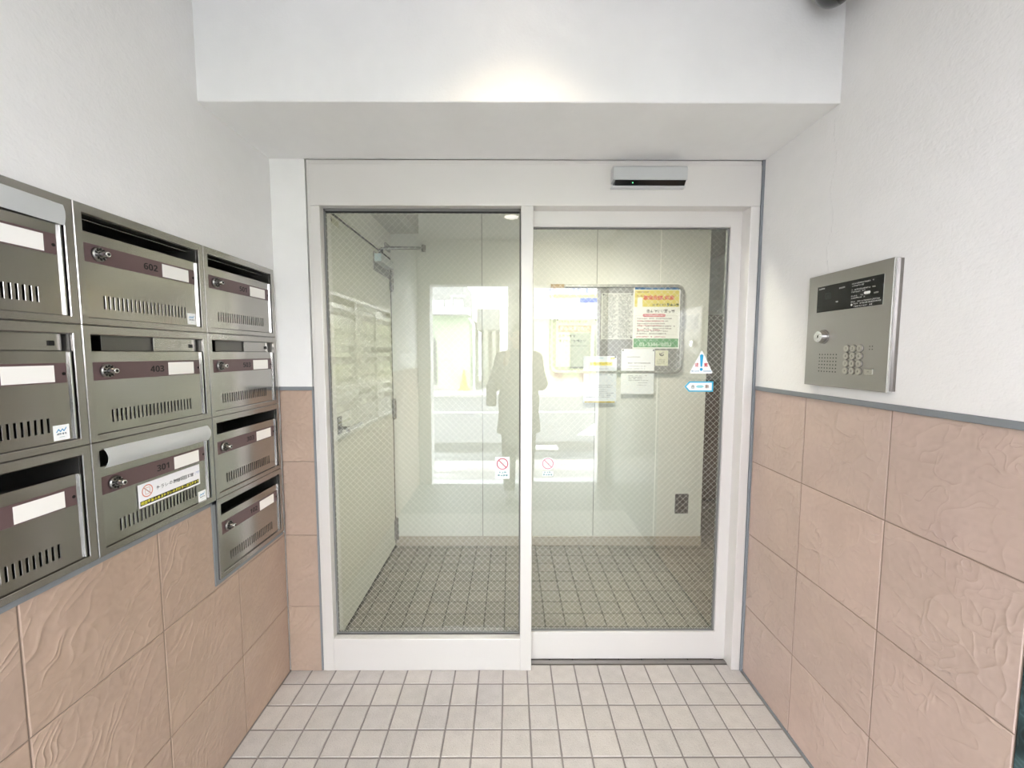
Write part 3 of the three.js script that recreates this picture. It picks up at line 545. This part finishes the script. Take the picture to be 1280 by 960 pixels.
{ // board with rounded frame
  const ZB = -1.113, X0 = .291, X1 = 1.173, Y0 = 1.191, Y1 = 1.776, W = X1 - X0, H = Y1 - Y0;
  const t = thing('notice_board', 'grey felt notice board with a rounded aluminium frame on the lobby wall', 'notice board', [X0, Y0, ZB]);
  const rrect = (S, o, r) => { S.moveTo(o + r, o); S.lineTo(W - o - r, o); S.absarc(W - o - r, o + r, r, -Math.PI / 2, 0); S.lineTo(W - o, H - o - r); S.absarc(W - o - r, H - o - r, r, 0, Math.PI / 2); S.lineTo(o + r, H - o); S.absarc(o + r, H - o - r, r, Math.PI / 2, Math.PI); S.lineTo(o, o + r); S.absarc(o + r, o + r, r, Math.PI, Math.PI * 1.5); return S; };
  const fr = rrect(new THREE.Shape(), 0, .055); fr.holes.push(rrect(new THREE.Path(), .019, .04));
  part('frame', uvm(new THREE.ExtrudeGeometry(fr, { depth: .018, bevelEnabled: true, bevelSize: .002, bevelThickness: .002, bevelOffset: -.002, bevelSegments: 2, curveSegments: 10 })), std(0xaaa9a6, .35, .6), t);
  part('felt_panel', uvm(new THREE.ExtrudeGeometry(rrect(new THREE.Shape(), .012, .045), { depth: .009, bevelEnabled: false, curveSegments: 10 })), felt, t);
  const zp = ZB + .0092;
  const post = (name, x, y, w, h, px, draw, label, pins = [], zz = zp, tilt = 0) => {
    const g = thing(name, label, 'notice', [x, y, zz]); g.rotation.z = tilt;
    const [geo, mats] = sheet(w, h, .0005, print(w, h, px, draw), .65); part('sheet', geo, mats, g);
    for (const [px2, py2] of pins) part('pin', at(new THREE.SphereGeometry(.0055, 10, 8).scale(1, 1, .6), px2, py2, .002), black, g);
    return g;
  };
  post('text_notice', .627, 1.418, .212, .302, 1500, (g, w, h) => { g.fillStyle = '#c9c9c4'; g.fillRect(0, 0, w, h); for (const x of [10, 112]) lines(g, x, x + 95, 8, h - 14, 40, 6.4, '#3a3a38', x); g.fillStyle = '#222'; g.fillRect(72, 148, 4, 10); }, 'grey sheet of dense small print pinned beside the colourful poster', [[.012, .292], [.200, .292], [.2, .012]]);
  post('rent_poster', .838, 1.357, .309, .428, 2200, (g, w, h) => {
    g.fillStyle = '#eceae6'; g.fillRect(0, 0, w, h);
    g.fillStyle = '#1f6aa8'; g.fillRect(8, 12, w - 16, 30); jtext(g, '入居者のみなさまへ', 78, 18, 17, '#eef4fa', .12, 1.04); 
    g.fillStyle = '#d9c95c'; g.fillRect(8, 46, w - 16, 108); jtext(g, '初期費用プラン', 18, 52, 12, '#8a6a2a', .12, 1); jtext(g, '住み替', 22, 78, 12, '#a0702c', .13, 1); 
    jtext(g, '敷金全額', 66, 78, 31, '#cf4a32', .16, 1.02); jtext(g, '返金', 206, 78, 31, '#cf4a32', .16, 1.02); g.fillStyle = '#9a4030'; g.beginPath(); g.arc(198, 104, 4, 0, 7); g.fill();
    g.font = 'bold 19px sans-serif'; g.fillStyle = '#5d5424'; g.fillText('24', 124, 148, 26); jtext(g, 'ヵ月以降', 150, 132, 17, '#6d6226', .13, 1); jtext(g, '新登場!', 220, 130, 20, '#33451c', .17, 1.02);
    g.fillStyle = '#e9e9e4'; g.beginPath(); g.roundRect(26, 92, 34, 78, 12); g.fill();
    jtext(g, '住んでいいぱっ!', 88, 170, 23, '#34322f', .13, 1.02); 
    g.fillStyle = '#c24f5e'; g.beginPath(); g.roundRect(64, 200, 150, 20, 10); g.fill(); jtext(g, '退去時の安心プラン', 78, 203, 13, '#f2dede', .12, 1.02);
    g.strokeStyle = '#b9b3ad'; g.lineWidth = 1.2; g.strokeRect(16, 212, w - 34, 124);
    lines(g, 26, 280, 226, 324, 7, 10.5, '#6a5f5c', 5); lines(g, 30, 200, 242, 300, 3, 10.5, '#c06a72', 9); lines(g, 20, 280, 346, 346, 1, 10, '#b0606a', 12);
    g.fillStyle = '#5f9a68'; g.fillRect(6, 362, w - 12, 58); lines(g, 14, 180, 368, 368, 1, 12, '#8fb894', 4); g.fillStyle = '#e2efe0'; g.font = 'bold 30px monospace'; g.textAlign = 'center'; g.fillText('03-3346-0032', w / 2 - 2, 411, w - 26); g.textAlign = 'left';
  }, 'colourful poster in blue, yellow and green with red headline and phone number');
  post('white_notice', .763, 1.055, .220, .300, 1500, (g, w, h) => { g.fillStyle = '#eeeef2'; g.fillRect(0, 0, w, h); lines(g, 36, 150, 50, 50, 1, 7, '#77777c', 2); lines(g, 46, 190, 90, 92, 1, 9, '#3c3c40', 8); lines(g, 38, 190, 112, 145, 3, 6.5, '#85858c', 4); lines(g, 50, 180, 174, 206, 4, 7, '#6f6f76', 6); lines(g, 110, 190, 222, 238, 2, 6, '#85858c', 3); }, 'plain white letter hanging over the lower edge of the notice board', [[.010, .290], [.212, .290]], zp + .0098);
  post('yellow_striped_notice', .512, .996, .222, .311, 1500, (g, w, h) => { g.fillStyle = '#dfe2ea'; g.fillRect(0, 0, w, h); g.fillStyle = '#d2b92a'; g.fillRect(180, 8, 26, 13); g.fillRect(12, 302, w - 20, 8); g.fillStyle = '#e3cf2b'; g.fillRect(46, 40, 146, 22); g.strokeStyle = '#69b0cc'; g.lineWidth = 4; g.beginPath(); g.moveTo(96, 13); g.lineTo(130, 13); g.stroke(); jtext(g, '光回線のご案内', 74, 43, 15, '#8a7a1c', .1, 1.1); lines(g, 20, 200, 82, 120, 3, 8, '#8b8f9c', 3); lines(g, 20, 205, 190, 270, 7, 8, '#8b8f9c', 7); }, 'pale notice with yellow stripes left of the plain white letter', [[.212, .304]], zp + .0098);
  post('small_card', .992, 1.243, .085, .102, 2000, (g, w, h) => { g.fillStyle = '#d8d5bd'; g.fillRect(0, 0, w, h); g.strokeStyle = '#2f2f2c'; g.lineWidth = 6; g.beginPath(); g.arc(42, 22, 13, .2, 3.4); g.stroke(); g.beginPath(); g.moveTo(30, 32); g.lineTo(54, 10); g.stroke(); lines(g, 10, 76, 58, 86, 4, 6.5, '#77755f', 4); }, 'small cream card with a black logo at the lower right of the board');
  post('dumping_notice', .330, 1.235, .272, .320, 1500, (g, w, h) => { g.fillStyle = '#c7ccc0'; g.fillRect(0, 0, w, h); lines(g, 12, 250, 14, 14, 1, 18, '#7e8c6e', 3); g.fillStyle = '#c4636a'; g.fillRect(14, 46, 216, 44); jtext(g, 'ごみを捨てない', 26, 53, 27, '#ead2cf', .12, 1.02); jtext(g, '自分で出す', 16, 104, 22, '#4a4f45', .12, 1.06); jtext(g, '捨てないで下さい', 16, 138, 22, '#4a4f45', .12, 1.06); g.strokeStyle = '#6d7468'; g.lineWidth = 2.5; g.beginPath(); g.moveTo(66, 180); g.lineTo(216, 180); g.stroke(); }, 'pale green notice with a red headline band at the left of the board', [[.010, .310], [.262, .310]]);
  single('brown_tape', B(0, .088, 0, .035, 0, .0006), std(0x9c7f55, .5), 'strip of brown tape on the upper left corner of the notice board', 'tape', [.292, 1.741, ZB + .0202]);
}
{
  const t = thing('outlet', 'dark grey outlet plate low on the lobby wall', 'outlet', [1.156, .230, -1.113]);
  part('plate', RB(0, .092, 0, .138, 0, .008, .004, 3), std(0x2c3033, .4), t); part('socket', [RB(.022, .070, .030, .062, .006, .0095, .001), RB(.022, .070, .076, .108, .006, .0095, .001)], blackPlastic, t);
}
{ // things in the side corridor, seen as a narrow strip through the glass
  const t = thing('wooden_cabinet', 'dark brown tall cabinet in the corridor behind the sliding door', 'cabinet', [1.40, 0, -1.95]);
  part('case', RB(0, .55, .02, 1.66, -.36, 0, .004), brownWood, t); part('door', RB(.008, .27, .08, 1.62, .0005, .016, .002), brownWood, t); part('door', RB(.276, .542, .08, 1.62, .0005, .016, .002), brownWood, t); part('plinth', B(.02, .53, 0, .025, -.34, -.02), black, t); part('edge_strip', RB(-.012, .002, .75, 1.62, -.03, .018, .002), white, t, 'white edge strip');
  const f = thing('fire_extinguisher', 'small red fire extinguisher seen at the far right edge of the glass', 'extinguisher', [1.46, 0, -1.62]);
  part('cylinder', new THREE.LatheGeometry([[0, 0], [.06, 0], [.065, .01], [.065, .36], [.05, .42], [.02, .44], [0, .44]].map((p) => new THREE.Vector2(...p)), 28), std(0xa3161a, .35), f); part('valve', [at(cyl(.014, .018, .05, 'y', 14), 0, .465, 0), rod([0, .49, 0], [.09, .52, 0], .007), rod([0, .475, 0], [.08, .47, 0], .006)], black, f); part('hose', new THREE.TubeGeometry(new THREE.CatmullRomCurve3([[0, .47, .01], [.07, .44, .04], [.085, .28, .03], [.07, .14, .02]].map((p) => new THREE.Vector3(...p))), 20, .008, 8), black, f);
}
// ---------------------------------------------------------------- the street behind the camera, seen mirrored in the glass
{
  const asphaltTone = texture(256, 2, (u, v) => { const t = .86 + .14 * n64(u, v) + .08 * (n256(u, v) - .5); return t; });
  const lin = (r, g, b, rough = .8, more = {}) => { const m = std(0, rough, 0, more); m.color.setRGB(r, g, b); return m; };
  const asphalt = lin(.135, .135, .14, .9, { map: asphaltTone }), concrete = lin(.50, .49, .46, .85, { map: asphaltTone }), paint = lin(.8, .8, .78, .6);
  const walk = struct('sidewalk', [B(-9, 9, -.2, -.008, OPEN_Z + .005, 3.28)], lin(.28, .27, .25));
  const tl = []; for (let i = 0; i < 56; i++) for (let j = 0; j < 3; j++) tl.push(uvm(chamferTile(-8.4 + i * .3 + .004, -8.1 + i * .3 - .004, OPEN_Z + .17 + j * .25 + .004, OPEN_Z + .17 + (j + 1) * .25 - .004, -.004 + rr(-.0006, .0006), .01, .003), rnd(), rnd()));
  const tf = part('tile_field', tl, lin(.46, .44, .41, .6, { map: speckle }), walk); tf.userData.kind = 'stuff';
  struct('kerb_1', RB(-9, 9, -.2, -.006, 3.285, 3.70, .01), lin(.15, .155, .16, .85, { map: asphaltTone }));
  struct('gutter', B(-9, 9, -.25, -.05, 3.70, 4.5), lin(.035, .035, .035, .9, { map: asphaltTone }));
  const road = struct('road', B(-14, 14, -.3, -.045, 4.5, 11.0), asphalt);
  part('road_line', B(-14, 14, -.045, -.041, 7.62, 7.76), paint, road, 'white line along the road');
  const xg = extr([[1.15, -5.0], [1.75, -5.0], [2.9, -7.5], [2.3, -7.5]], .004); xg.rotateX(-Math.PI / 2); xg.translate(0, -.045, 0); part('crossing_stripe', uvm(xg), paint, road, 'slanting white road marking');
  part('drain_cover', RB(.27, .72, -.05, -.043, 3.95, 4.25, .003), concrete, scene.getObjectByName('gutter'));
  struct('kerb_2', RB(-14, 14, -.3, .04, 11.0, 11.25, .02), concrete);
  struct('sidewalk_opposite', B(-14, 14, -.3, .02, 11.25, 22), lin(.36, .35, .33, .85, { map: asphaltTone }));

  // shop with pale green walls, left in the mirror
  const greenWall = lin(.47, .58, .40), creamWall = lin(.72, .69, .62), greyWall = lin(.33, .33, .32), whiteWall = lin(.78, .78, .76), winGlass = lin(.10, .11, .11, .08), darkTrim = lin(.12, .12, .12, .5);
  const a = thing('shop_building', 'pale green shop with a white awning and dark side window, left in the mirrored street', 'building', [-3.9, .02, 13]);
  part('wall', B(0, 2.47, 0, 2.62, 0, 4), greenWall, a); part('upper_wall', B(0, 2.2, 2.9, 3.95, .3, 4), greyWall, a);
  part('plinth', RB(-.01, 2.48, 0, .16, -.03, .02, .005), concrete, a);
  const dw = part('window', B(.55, 1.28, .18, 1.85, -.03, .01), darkTrim, a); part('pane', B(.60, 1.23, .23, 1.8, -.035, -.028), winGlass, dw);
  part('awning', [RB(0, 2.50, 2.62, 2.86, -.55, .1, .02)], whiteWall, a); part('awning_edge', [B(.2, 2.48, 2.60, 2.635, -.57, -.53)], darkTrim, a);
  for (const [x, w] of [[1.12, .42], [1.60, .22], [1.90, .34]]) part('sign_panel', RB(x, x + w, 2.88, 3.18, .0, .05, .006), whiteWall, a);
  part('roof_rail', [B(1.80, 2.3, 3.32, 3.37, .1, .14), B(1.80, 1.84, 2.9, 3.34, .1, .14)], whiteWall, a);
  const pipe = part('drain_pipe', [rod([2.42, 2.55, -.08], [2.62, 2.35, -.06], .045), rod([2.62, 2.36, -.06], [2.62, 0, -.06], .045)], whiteWall, a);
  // covered passage with pillars, then a white house
  const b = thing('white_house', 'white house with a covered passage between the two shops across the road', 'building', [-1.35, .02, 15]);
  part('upper_wall', B(0, 1.9, 2.25, 3.1, 0, 3), greyWall, b); part('back_wall', B(0, 1.9, 0, 2.3, 2.6, 3), lin(.40, .36, .31), b);
  for (const x of [.28, .62]) part('pillar', RB(x, x + .16, 0, 2.25, .2, .36, .01), creamWall, b);
  part('step', B(.2, 1.3, 0, .14, .1, 1), concrete, b); part('corner_wall', B(.98, 1.42, 0, 3.0, -1.4, .2), whiteWall, b);
  for (let i = 0; i < 3; i++) part('meter_box', RB(.02 + .13 * i, .12 + .13 * i, .7 + .25 * (i % 2), 1.05 + .25 * (i % 2), -.1, 0, .01), whiteWall, b);
  const cone = thing('traffic_cone', 'yellow traffic cone at the kerb before the passage', 'cone', [-1.62, .02, 12.7]);
  part('cone', new THREE.LatheGeometry([[.0, .72], [.03, .72], [.15, .03], [0, .03]].map((p) => new THREE.Vector2(...p)).reverse(), 24), lin(.8, .62, .05, .5), cone); part('foot', RB(-.19, .19, 0, .035, -.19, .19, .01), lin(.8, .62, .05, .5), cone);
  // corner shop, right in the mirror
  const c = thing('corner_shop', 'yellow green corner shop with a white and blue fascia, right in the mirrored street', 'building', [.62, .02, 13]);
  const yg = lin(.58, .62, .36);
  part('wall', [B(0, 1.55, .22, 2.5, 0, .35), B(2.30, 2.42, .22, 2.5, 0, .35), B(2.66, 5.5, .22, 2.5, 0, .35), B(1.55, 2.66, .22, .75, .05, .35), B(0, 5.5, 2.05, 2.5, .02, .35), B(0, 5.5, .22, 2.5, 3.5, 4)], yg, c);
  part('plinth', B(-.02, 5.5, 0, .24, -.06, .4), whiteWall, c); part('base_panel', [B(.98, 1.3, .24, .62, -.02, .02), B(1.9, 2.25, .24, .62, -.02, .02)], lin(.42, .3, .22), c);
  for (const [x0, x1] of [[1.55, 2.30], [2.42, 2.66]]) { const w = part('window', B(x0, x1, .75, 2.05, .06, .1), darkTrim, c); part('pane', B(x0 + .04, x1 - .04, .80, 2.0, .05, .065), winGlass, w); }
  const f = part('fascia', RB(0, 5.5, 3.02, 3.72, -.25, .3, .01), whiteWall, c);
  part('fascia_stripe', B(.0, 5.5, 3.24, 3.36, -.256, -.248), lin(.75, .68, .25), f); part('blue_panel', B(1.85, 2.55, 3.08, 3.24, -.262, -.25), lin(.10, .17, .52), f); part('mark', [B(1.6, 1.66, 3.45, 3.68, -.258, -.25), B(1.75, 1.81, 3.45, 3.62, -.258, -.25), B(2.05, 2.12, 3.42, 3.66, -.258, -.25), B(.6, .95, 3.50, 3.56, -.258, -.25)], lin(.2, .27, .5), f);
  part('awning', RB(0, 5.5, 2.5, 3.02, -.35, .3, .02), whiteWall, c); part('roof', B(0, 5.5, 3.7, 3.8, -.2, 4), greyWall, c);

  const pole = thing('utility_pole', 'grey concrete utility pole at the kerb, mirrored behind the photographer', 'pole', [.16, -.008, 3.48]);
  part('shaft', at(cyl(.145, .175, 7, 'y', 28), 0, 3.5, 0), lin(.10, .098, .092, .85), pole); part('band', [at(cyl(.178, .178, .04, 'y', 28), 0, 2.2, 0), at(cyl(.176, .176, .04, 'y', 28), 0, 2.7, 0)], dullChrome, pole);
}
// ---------------------------------------------------------------- the photographer, mirrored in the glass
function surfaceNet(f, lo, hi, cell) { // mesh of f = 0, negative inside
  const n = [0, 1, 2].map((k) => Math.ceil((hi[k] - lo[k]) / cell) + 1), id = (i, j, k) => (k * n[1] + j) * n[0] + i, F = new Float32Array(n[0] * n[1] * n[2]);
  for (let k = 0; k < n[2]; k++) for (let j = 0; j < n[1]; j++) for (let i = 0; i < n[0]; i++) F[id(i, j, k)] = f(lo[0] + i * cell, lo[1] + j * cell, lo[2] + k * cell);
  const vid = new Int32Array(F.length).fill(-1), P = [], I = [];
  const C = [[0, 0, 0], [1, 0, 0], [0, 1, 0], [1, 1, 0], [0, 0, 1], [1, 0, 1], [0, 1, 1], [1, 1, 1]], E = []; for (let a = 0; a < 8; a++) for (const d of [1, 2, 4]) if (!(a & d)) E.push([a, a | d]);
  for (let k = 0; k < n[2] - 1; k++) for (let j = 0; j < n[1] - 1; j++) for (let i = 0; i < n[0] - 1; i++) {
    const v = C.map(([a, b, c]) => F[id(i + a, j + b, k + c)]); let m = 0, x = 0, y = 0, z = 0;
    for (const [a, b] of E) if ((v[a] < 0) !== (v[b] < 0)) { const t = v[a] / (v[a] - v[b]); x += C[a][0] + t * (C[b][0] - C[a][0]); y += C[a][1] + t * (C[b][1] - C[a][1]); z += C[a][2] + t * (C[b][2] - C[a][2]); m++; }
    if (m) { vid[id(i, j, k)] = P.length / 3; P.push(lo[0] + (i + x / m) * cell, lo[1] + (j + y / m) * cell, lo[2] + (k + z / m) * cell); }
  }
  for (let k = 1; k < n[2] - 1; k++) for (let j = 1; j < n[1] - 1; j++) for (let i = 1; i < n[0] - 1; i++) {
    const s = F[id(i, j, k)] < 0, q = (a, b, c, d, flip) => { if (Math.min(a, b, c, d) < 0) return; flip ? I.push(a, c, b, a, d, c) : I.push(a, b, c, a, c, d); };
    if (s !== F[id(i + 1, j, k)] < 0) q(vid[id(i, j - 1, k - 1)], vid[id(i, j, k - 1)], vid[id(i, j, k)], vid[id(i, j - 1, k)], !s);
    if (s !== F[id(i, j + 1, k)] < 0) q(vid[id(i - 1, j, k - 1)], vid[id(i - 1, j, k)], vid[id(i, j, k)], vid[id(i, j, k - 1)], !s);
    if (s !== F[id(i, j, k + 1)] < 0) q(vid[id(i - 1, j - 1, k)], vid[id(i, j - 1, k)], vid[id(i, j, k)], vid[id(i - 1, j, k)], !s);
  }
  const g = new THREE.BufferGeometry(); g.setAttribute('position', new THREE.Float32BufferAttribute(P, 3)); g.setIndex(I); g.computeVertexNormals(); return uvm(g);
}
const smin = (a, b, k) => { const h = Math.max(0, k - Math.abs(a - b)) / k; return Math.min(a, b) - h * h * k * .25; };
function bone(a, b, ra, rb) { const d = [b[0] - a[0], b[1] - a[1], b[2] - a[2]], l = d[0] ** 2 + d[1] ** 2 + d[2] ** 2; return (x, y, z) => { const t = Math.max(0, Math.min(1, ((x - a[0]) * d[0] + (y - a[1]) * d[1] + (z - a[2]) * d[2]) / l)); return Math.hypot(x - a[0] - t * d[0], y - a[1] - t * d[1], z - a[2] - t * d[2]) - ra - t * (rb - ra); }; }
const blob = (c, r) => (x, y, z) => { const q = Math.hypot((x - c[0]) / r[0], (y - c[1]) / r[1], (z - c[2]) / r[2]); return (q - 1) * Math.min(...r); };
const blend = (list, k) => (x, y, z) => { let v = 9; for (const f of list) v = smin(v, f(x, y, z), k); return v; };
{
  const P = thing('person', 'person in dark coat and trousers photographing the door, mirrored in the glass', 'person', [.105, -.0002, 1.958]);
  const skin = std(0, .5); skin.color.setRGB(.56, .36, .27);
  const coatM = std(0, .85); coatM.color.setRGB(.035, .035, .04); const trouserM = std(0, .85); trouserM.color.setRGB(.03, .03, .034); const hairM = std(0, .45); hairM.color.setRGB(.02, .016, .014);
  const sh = (s) => [s * .155, 1.272, .01], el = (s) => [s * .205 - .01, 1.055, -.10], wr = (s) => [s * .112 - .015, 1.222, -.262];
  const arms = [-1, 1].flatMap((s) => [bone(sh(s), el(s), .042, .036), bone(el(s), wr(s), .035, .024)]);
  const legs = [-1, 1].flatMap((s) => [bone([s * .085, .84, 0], [s * .088, .45, -.012], .078, .052), bone([s * .088, .45, -.012], [s * .086, .09, .012], .05, .034), bone([s * .086, .04, .02], [s * .092, .03, -.13], .032, .026)]);
  const torso = [blob([0, .90, 0], [.155, .13, .105]), blob([0, 1.12, 0], [.15, .21, .10]), bone([-.13, 1.265, .01], [.13, 1.265, .01], .055, .055), bone([0, 1.28, .01], [0, 1.40, 0], .052, .048)];
  const body = surfaceNet(blend([...torso, ...arms, ...legs], .05), [-.32, -.02, -.34], [.32, 1.42, .2], .013);
  // head, looking down a little at the telephone
  const hc = [0, 1.475, -.015];
  const skull = blend([blob([0, 1.492, .0], [.074, .092, .092]), blob([0, 1.425, -.040], [.050, .058, .052]), bone([0, 1.37, .0], [0, 1.43, 0], .047, .05)], .04);
  const eyes = [-1, 1].map((s) => blob([s * .031, 1.480, -.094], [.017, .010, .012]));
  const feats = [bone([0, 1.484, -.092], [0, 1.452, -.106], .007, .011), blob([0, 1.449, -.100], [.017, .009, .012]), ...[-1, 1].map((s) => blob([s * .078, 1.468, .004], [.012, .031, .019])), bone([-.018, 1.424, -.088], [.018, 1.424, -.088], .006, .006), bone([-.017, 1.413, -.086], [.017, 1.413, -.086], .0065, .0065), ...[-1, 1].map((s) => bone([s * .016, 1.500, -.089], [s * .048, 1.499, -.076], .008, .007))];
  const headF = (x, y, z) => { let v = skull(x, y, z); for (const e of eyes) v = Math.max(v, -e(x, y, z) * .8 - .001); for (const q of feats) v = smin(v, q(x, y, z), .012); return v; };
  const head = surfaceNet(headF, [-.1, 1.352, -.13], [.1, 1.60, .11], .0042);
  const hand = (s) => { // s = 1 right hand at the right end of the telephone
    const e = s > 0 ? .060 : -.090, w = wr(s), L = [bone(w, [e + s * .022, 1.262, -.310], .023, .022), blob([e + s * .024, 1.278, -.318], [.018, .036, .024])];
    const F = [[1.338, .030], [1.322, .036], [1.304, .035], [1.287, .028]], fz = s > 0 ? -.3395 : -.3365;
    const out = F.map(([y, l], i) => blend([bone([e + s * .022, 1.298 - i * .008, -.322], [e + s * .020, y, -.334], .0092, .0086), bone([e + s * .020, y, -.334], [e + s * .006, y + .001, fz], .0086, .0078), bone([e + s * .006, y + .001, fz], [e - s * l * (s > 0 ? .55 : .16), y + .002, fz], .0078, .007)], .004));
    out.push(blend([bone([e + s * .020, 1.272, -.300], [e + s * .012, 1.297, -.300], .0115, .0098), bone([e + s * .012, 1.297, -.300], [e - s * .016, 1.312, -.3115], .0098, .0082)], .004));
    return surfaceNet((x, y, z) => { let v = blend(L, .02)(x, y, z); for (const q of out) v = smin(v, q(x, y, z), .006); return v; }, [e - .06, 1.20, -.362], [e + .07, 1.362, -.245], .0034);
  };
  part('body', [body, head, hand(1), hand(-1)], skin, P);
  for (const s of [-1, 1]) part('eye', at(new THREE.SphereGeometry(.0125, 14, 10), s * .031, 1.480, -.0835), std(0xe9e6e0, .2), P).userData.s = s;
  for (const e of P.children.filter((c) => c.userData.s)) { part('iris', at(new THREE.SphereGeometry(.0062, 12, 8).scale(1, 1, .5), e.userData.s * .031, 1.4785, -.0945), std(0x1c120c, .15), e); delete e.userData.s; }
  const hairF = (x, y, z) => Math.max(blend([blob([0, 1.500, .008], [.083, .098, .101]), blob([0, 1.42, .058], [.076, .10, .045])], .03)(x, y, z), -blob([0, 1.447, -.085], [.062, .078, .075])(x, y, z), -headF(x, y, z) - .004);
  part('hair', surfaceNet(hairF, [-.1, 1.30, -.11], [.1, 1.62, .13], .0055), hairM, P);
  const skirt = (x, y, z) => { const t = Math.min(1, Math.max(0, (1.0 - y) / .38)), rx = .158 + .045 * t, rz = .112 + .035 * t; return Math.max((Math.hypot(x / rx, z / rz) - 1) * rz, y - 1.02, .605 - y); };
  const coatF = (x, y, z) => Math.max(smin(blend([...torso.slice(0, 3).map((q) => (a, b, c) => q(a, b, c) - .014), ...[-1, 1].flatMap((s) => [bone(sh(s), el(s), .060, .052), bone(el(s), wr(s), .050, .038)]), bone([0, 1.28, .012], [0, 1.335, .006], .064, .060)], .045)(x, y, z), skirt(x, y, z), .04), .605 - y);
  part('coat', surfaceNet(coatF, [-.33, .58, -.33], [.33, 1.42, .22], .0115), coatM, P);
  const trF = (x, y, z) => Math.max(blend([-1, 1].flatMap((s) => [bone([s * .085, .80, 0], [s * .088, .45, -.012], .088, .064), bone([s * .088, .45, -.012], [s * .086, .1, .012], .062, .052)]), .03)(x, y, z), .075 - y, y - .86);
  part('trousers', surfaceNet(trF, [-.2, .05, -.13], [.2, .9, .13], .012), trouserM, P);
  for (const s of [-1, 1]) { const sf = (x, y, z) => Math.max(blend([bone([s * .086, .045, .025], [s * .092, .034, -.135], .045, .036), bone([s * .086, .06, .015], [s * .086, .1, .012], .042, .040)], .03)(x, y, z), .002 - y); const q = part('shoe', surfaceNet(sf, [s * .09 - .07, -.02, -.2], [s * .09 + .07, .16, .1], .007), std(0x101010, .4), P); part('sole', (() => { const g = new THREE.CylinderGeometry(.05, .05, .010, 28); g.scale(.82, 1, 2.25); return at(g, s * .089, .0052, -.055); })(), black, q); }
  const ph = thing('smartphone', 'dark smartphone held sideways by the photographer', 'phone', [.012, 1.2755, 1.6295]);
  part('case', RB(0, .146, 0, .0705, 0, .008, .0035, 3), std(0x17181a, .35), ph); part('screen', RB(.003, .143, .003, .0675, .0078, .0086, .0003), std(0x0a0b0c, .08), ph); part('lens', at(cyl(.0075, .0075, .0016, 'z', 20), .0174, .0497, -.0006), chrome, ph);
  const bag = thing('handbag', 'dark handbag hanging from the photographer\'s left forearm', 'bag', [-.135, .875, 1.838], Math.PI / 2);
  const bx = (x, y, z) => { const t = 1 - .12 * y / .2; const q = [Math.abs(x) - .105 * t, Math.abs(y - .10) - .10, Math.abs(z) - .045 * t]; return Math.hypot(...q.map((v) => Math.max(v + .02, 0))) + Math.min(0, Math.max(...q.map((v) => v + .02))) - .02; };
  part('bag_body', surfaceNet(bx, [-.13, -.03, -.07], [.13, .24, .07], .009), std(0x111113, .5), bag);
  for (const z of [-.022, .022]) part('bag_strap', new THREE.TubeGeometry(new THREE.CatmullRomCurve3([[-.06, .185, z], [-.058, .26, z * .8], [-.05, .305, z * .4], [-.035, .305, z * .3], [-.02, .25, z * .8], [.02, .185, z]].map((p) => new THREE.Vector3(...p))), 24, .005, 8), std(0x111113, .5), bag);
}
renderer.render(scene, camera);
